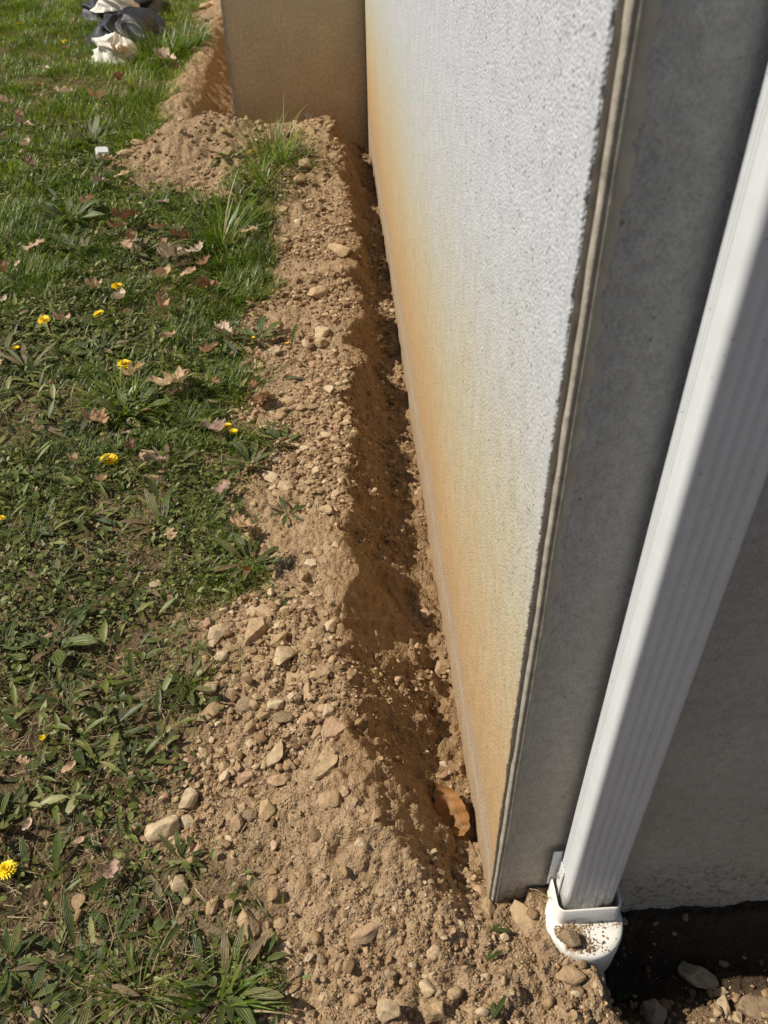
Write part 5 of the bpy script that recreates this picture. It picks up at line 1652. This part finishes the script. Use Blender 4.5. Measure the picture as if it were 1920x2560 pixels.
DAN = [dandelion_parts(5, 1.0), dandelion_parts(6, 0.8), dandelion_parts(7, 0.55)]
ang = np.linspace(0, 2 * math.pi, 9)[:-1]
stv, stf = extrude_z(np.c_[0.0022 * np.cos(ang), 0.0022 * np.sin(ang)], 0, 1.0, 6)
stv[:, 0] += 0.05 * (stv[:, 2] - 1) ** 2 * 0.1
STEMM = mesh_np("stem", stv, stf, M_STEM, True)
sp = ICO[2]
cupv = sp[0] * np.array([0.16, 0.16, 0.14]) + np.array([0, 0, -0.05])
CUP = mesh_np("cup", cupv, [sp[1]], M_STEM, True)
DL = [(268, 785, 34, 0, 0.05, "large fully open dandelion, level with the big curled maple leaf"),
      (235, 990, 38, 0, 0.35, "open dandelion left of the flat slab pair in the lawn"),
      (254, 617, 28, 0, 0.5, "open dandelion among dead leaves left of the big grass tuft"),
      (213, 678, 26, 1, 0.7, "dandelion tilted beside a rolled pale leaf"),
      (95, 691, 27, 1, 0.7, "dandelion above a brown curled leaf near the left edge"),
      (34, 752, 17, 2, 0.4, "half-closed leftmost dandelion among upright blades"),
      (490, 920, 22, 1, 0.2, "bright one of the twin dandelion heads by the grey leaf"),
      (504, 933, 21, 2, 0.1, "duller orange one of the twin dandelion heads"),
      (545, 328, 24, 0, 0.5, "open dandelion in the grass clump on the far spoil"),
      (570, 303, 12, 2, 0.5, "small half-closed dandelion behind the open one on the far spoil"),
      (12, 1876, 42, 0, 0.1, "largest dandelion, low at the left edge"),
      (90, 1592, 16, 2, 0.6, "wilted yellow dandelion in the flat near weeds"),
      (3, 1117, 16, 1, 0.3, "dandelion cut by the left edge above the oval-leaved rosette"),
      (41, 51, 12, 0, 0.7, "tiny far dandelion, farthest left on the lawn"),
      (139, 88, 11, 0, 0.7, "tiny far dandelion left of the black and white bundle"),
      (92, 44, 9, 0, 0.7, "faint tiny far dandelion between two others"),
      (620, 741, 11, 2, 0.5, "orange dandelion bud at the rubble edge by the green stalk"),
      (547, 728, 9, 2, 0.5, "small yellow bud on the dusty flattened plantain"),
      (275, 532, 14, 2, 0.7, "yellow dandelion half hidden by dark curled leaves")]
for (X, Y, px, q, tilt, lab) in DL:
    p, s = at(X, Y, 0.03)
    x, y = float(p[0]), float(p[1])
    g = hz(x, y)
    D = px / PX * s * 1.05
    root = empty("dandelion", (x, y, g - 0.004))
    tag(root, lab, "dandelion", "dandelions in the lawn")
    hh = max(0.022, p[2] - g)
    fl = obj("flower_head", DAN[q][0], root, (0, 0, hh), (0.25 * tilt, -0.35 * tilt, X), (D, D, D))
    obj("centre", DAN[q][1], fl)
    obj("cup", CUP, root, (0, 0, hh), None, (D, D, D))
    obj("stem", STEMM, root, (0, 0, 0), None, (1, 1, hh))


# ------------------------------------------------------------------ dead leaves
def leaf_mesh(seed, kind, curl, fold, mat):
    r = np.random.default_rng(seed)
    if kind == 'maple':
        half = [(0.0, -0.02), (0.16, -0.18), (0.34, -0.16), (0.30, -0.02), (0.52, 0.04), (0.66, 0.16), (0.50, 0.22), (0.60, 0.42), (0.44, 0.36), (0.24, 0.34), (0.30, 0.54), (0.38, 0.66), (0.20, 0.62), (0.13, 0.80), (0.0, 1.0)]
    elif kind == 'oak':
        half = [(0.0, 0.0), (0.10, 0.06), (0.22, 0.10), (0.28, 0.20), (0.14, 0.27), (0.20, 0.38), (0.36, 0.44), (0.34, 0.56), (0.16, 0.58), (0.22, 0.70), (0.28, 0.80), (0.16, 0.86), (0.08, 0.90), (0.0, 1.0)]
    else:
        half = [(0.0, 0.0), (0.10, 0.08), (0.20, 0.22), (0.25, 0.38), (0.24, 0.55), (0.18, 0.72), (0.09, 0.88), (0.0, 1.0)]
    half = np.array(half)
    # refine outline
    t = np.linspace(0, len(half) - 1, (len(half) - 1) * 3 + 1)
    hx = np.interp(t, np.arange(len(half)), half[:, 0])
    hy = np.interp(t, np.arange(len(half)), half[:, 1])
    hx = hx + (hx > 0.01) * r.normal(0, 0.010, len(hx))
    n = len(t)
    c = 5
    Vs, vein = [], []
    for side in (-1, 1):
        for q in range(c):
            k = q / (c - 1)
            mid = np.maximum.accumulate(np.clip(np.linspace(-0.02, 1.0, n), hy.min(), 1.0))
            yy = mid * (1 - k) + hy * k
            xx = side * hx * k
            Vs.append(np.c_[xx, yy, np.zeros(n)])
            vein.append(np.full(n, 1.0 if q == 0 else 0.0) + (0.55 * (np.arange(n) % 9 == 4)))
    V = np.concatenate(Vs)
    F = []
    i = np.arange(n - 1)
    for sd in range(2):
        for q in range(c - 1):
            a = (sd * c + q) * n
            b = a + n
            qd = np.c_[i + a, i + b, i + b + 1, i + a + 1]
            F.append(qd if sd else qd[:, ::-1])
    x, y = V[:, 0].copy(), V[:, 1].copy()
    ph = r.uniform(0, 6, 4)
    z = fold * np.abs(x) + 0.11 * np.sin(x * 9 + ph[0]) * np.sin(y * 7 + ph[1]) + 0.05 * vnoise(x * 6 + ph[2], y * 6, seed) * 2 + 0.03 * np.sin(y * 26 + np.abs(x) * 18)
    # roll about the midrib and along the length
    ax = x * curl * 2.4
    rad = np.where(np.abs(ax) > 1e-4, np.sin(ax) / np.where(np.abs(ax) > 1e-4, curl * 2.4 if curl else 1, 1), x)
    nx_ = rad if curl else x
    nz_ = (1 - np.cos(ax)) / (curl * 2.4) if curl else 0 * x
    by = (y - 0.5) * curl * 1.5 + 1e-6
    yy = 0.5 + np.sin(by) / (curl * 1.5) if curl else y
    bz = (1 - np.cos(by)) / (curl * 1.5) if curl else 0 * y
    V = np.c_[nx_, yy - 0.5, z + nz_ + bz]
    V[:, 2] -= V[:, 2].min()
    # stalk
    an6 = np.linspace(0, 2 * math.pi, 6)[:-1]
    sl = []
    for q in range(5):
        s = q / 4
        sl.append(np.c_[0.012 * np.cos(an6), np.full(5, -0.5 - 0.32 * s) + 0, 0.012 * np.sin(an6) + 0.03 + 0.05 * s * s])
    st = np.concatenate(sl)
    k5 = np.arange(5)
    j5 = (k5 + 1) % 5
    sf = np.concatenate([np.c_[k5 + q * 5, j5 + q * 5, j5 + (q + 1) * 5, k5 + (q + 1) * 5] for q in range(4)])
    nv = len(V)
    return mesh_np("dead_leaf", np.vstack([V, st]), F + [sf + nv], mat, True, {"vein": np.concatenate(vein + [np.ones(len(st))])})


LEAF = {}
LM_T = {'tan': M_LEAF_TAN, 'dark': M_LEAF_DARK, 'pale': M_LEAF_PALE, 'rust': M_LEAF_RUST, 'pink': M_LEAF_PINK}


def leaf_of(kind, q, tone):
    key = (kind, q, tone)
    if key not in LEAF:
        curl = (0.55, 1.2, 1.9)[q]
        LEAF[key] = leaf_mesh(200 + 13 * q + len(kind), kind, curl, (0.15, 0.3, 0.45)[q], LM_T[tone])
    return LEAF[key]


for (X, Y, px, deg, kind, q, tone, lab) in LV:
    p, s = at(X, Y, 0.01)
    L = px / PX * s
    dx, dy = math.cos(math.radians(deg)), -math.sin(math.radians(deg))
    pa, _ = at(X + 8 * dx, Y + 8 * dy, 0.01)
    az = math.atan2(pa[1] - p[1], pa[0] - p[0])
    x, y = float(p[0]), float(p[1])
    sc = L * (1.15 if Y < 760 else 1.0)
    if "large orange leaf" in lab:
        o = obj("dead_leaf", leaf_of('plain', 0, tone), None, (-0.036, 0.200, max(hz(-0.05, 0.2), hz(-0.03, 0.16), hz(-0.03, 0.24)) + 0.016), (0.1, -0.55, math.radians(17)), (0.115, 0.115, 0.10))
    else:
        lift = 0.006 + (0.026 if float(lawn_mask(np.array([x]), np.array([y]))[0]) > 0.5 else 0.0) + 0.006 * max(0.0, y)
        o = obj("dead_leaf", leaf_of(kind, q, tone), None, (x, y, hz(x, y) + lift), (random.uniform(-0.2, 0.2), random.uniform(-0.2, 0.2) - 0.15, az - math.pi / 2), (sc, sc, sc * 0.62))
    tag(o, lab, "dead leaf", "dead leaves on the ground")

# ------------------------------------------------------------------ cloth bundle at the far end of the lawn
def crumple(seed, w, d, h, ridge=1.0):
    """a crushed lump of cloth: flattened ball with sharp folds"""
    r = np.random.default_rng(seed)
    v, f = ICO[6]
    ph = r.uniform(0, 40, 9)
    n3 = lambda sc, k: (vnoise(v[:, 0] * sc + ph[0] + v[:, 2] * sc * 0.8, v[:, 1] * sc + ph[1] - v[:, 2] * sc * 0.5, k) + vnoise(v[:, 1] * sc * 0.9 + ph[2], v[:, 2] * sc + ph[3] + v[:, 0] * sc * 0.6, k + 1))
    w1, w2 = n3(1.1, seed), n3(1.3, seed + 2)
    fold = lambda sc, k: 1 - np.abs(np.sin((v[:, 0] * math.cos(ph[4] + k) + v[:, 1] * math.sin(ph[4] + k) + 0.5 * v[:, 2] + 1.1 * w1 * (1 + 0.3 * k)) * sc + ph[5] + 2.0 * w2))
    rad = 1 + 0.30 * w1 + ridge * (0.26 * (fold(2.0, 0.3) - 0.5) + 0.14 * (fold(3.7, 1.5) - 0.5) + 0.035 * (fold(8.0, 2.4) - 0.5)) + 0.03 * n3(5, seed + 1)
    V = v * rad[:, None]
    V[:, 2] = np.where(V[:, 2] < -0.25, -0.25 + (V[:, 2] + 0.25) * 0.1, V[:, 2]) + 0.25
    # the hem spreads out where it meets the grass
    flare = 1 + 0.25 * np.exp(-(V[:, 2] / 0.18) ** 2) * (0.5 + fold(6.0, 0.9))
    V[:, :2] *= flare[:, None]
    return V * np.array([w / 2, d / 2, h]) , [f]


ICO[6] = ico(6)
pb, s = at(270, 62)
bund = empty("cloth_bundle", (pb[0], pb[1], hz(pb[0], pb[1])))
tag(bund, "crumpled heap of black and white cloth lying on the lawn", "cloth bundle")
cx, cy = float(pb[0]), float(pb[1])


def cloth(name, X, Y, w, d, h, seed, mat, lift, lab, ridge=1.0):
    q, s_ = at(X, Y)
    v, f = crumple(seed, w, d, h, ridge)
    o = obj(name, mesh_np(name, v, f, mat, True), bund, (q[0] - cx, q[1] - cy, lift))
    o["label"] = lab


cloth("dark_cloth", 290, 82, 0.52, 0.75, 0.17, 3, M_CLOTHB, 0.0, "black shiny crumpled cloth", 0.8)
cloth("dark_cloth", 268, 30, 0.66, 0.9, 0.20, 8, M_CLOTHB, 0.0, "dark grey cloth at the rear", 0.8)
cloth("white_cloth", 262, 60, 0.34, 0.24, 0.12, 11, M_CLOTHW, 0.13, "cream cloth fold between the black folds", 0.7)
cloth("white_cloth", 254, 126, 0.30, 0.42, 0.13, 14, M_CLOTHW, 0.0, "white cloth with deep folds at the front", 1.0)

# white plastic cap on the lawn
p, s = at(224, 348)
w_ = 27 / PX * s
v, f = extrude_z(rrect(-w_ / 2, w_ / 2, -w_ * 0.4, w_ * 0.4, w_ * 0.16), 0.0, w_ * 0.55, 1)
v2, f2 = extrude_z(rrect(-w_ * 0.44, w_ * 0.44, -w_ * 0.34, w_ * 0.34, w_ * 0.14), w_ * 0.55, w_ * 0.66, 1)
v, f = join([(v, f), (v2, f2)])
o = obj("plastic_cap", mesh_np("plastic_cap", v, f, M_CAP, False), None, (p[0], p[1], hz(p[0], p[1]) + 0.02), (0.35, 0.1, 0.3))
tag(o, "small white plastic cap lying on the grass by the far dirt heap", "plastic cap")

# pale rootlet sticking out of the soil by the drain
pts = [(0.0, 0, 0), (0.004, -0.004, 0.022), (0.000, -0.006, 0.042), (-0.006, -0.010, 0.054), (0.006, -0.016, 0.060), (0.020, -0.024, 0.052)]
q = np.array(pts)
tt = np.linspace(0, len(q) - 1, 30)
cl = np.c_[[np.interp(tt, np.arange(len(q)), q[:, c]) for c in range(3)]].T
for _ in range(3):
    cl[1:-1] = (cl[:-2] + 2 * cl[1:-1] + cl[2:]) / 4
a6 = np.linspace(0, 2 * math.pi, 7)[:-1]
V = np.concatenate([c_ + 0.0006 * np.c_[np.cos(a6), np.sin(a6) * 0.7, np.sin(a6) * 0.7] for c_ in cl])
k6 = np.arange(6)
j6 = (k6 + 1) % 6
Fb = np.concatenate([np.c_[k6 + m * 6, j6 + m * 6, j6 + (m + 1) * 6, k6 + (m + 1) * 6] for m in range(29)])
o = obj("rootlet", mesh_np("rootlet", V, [Fb], M_STRAW, True, {"tint": np.full(len(V), 0.9)}), None, (0.055, -0.004, 0.0))
tag(o, "thin pale rootlet curling up between the wall corner and the drain", "rootlet")
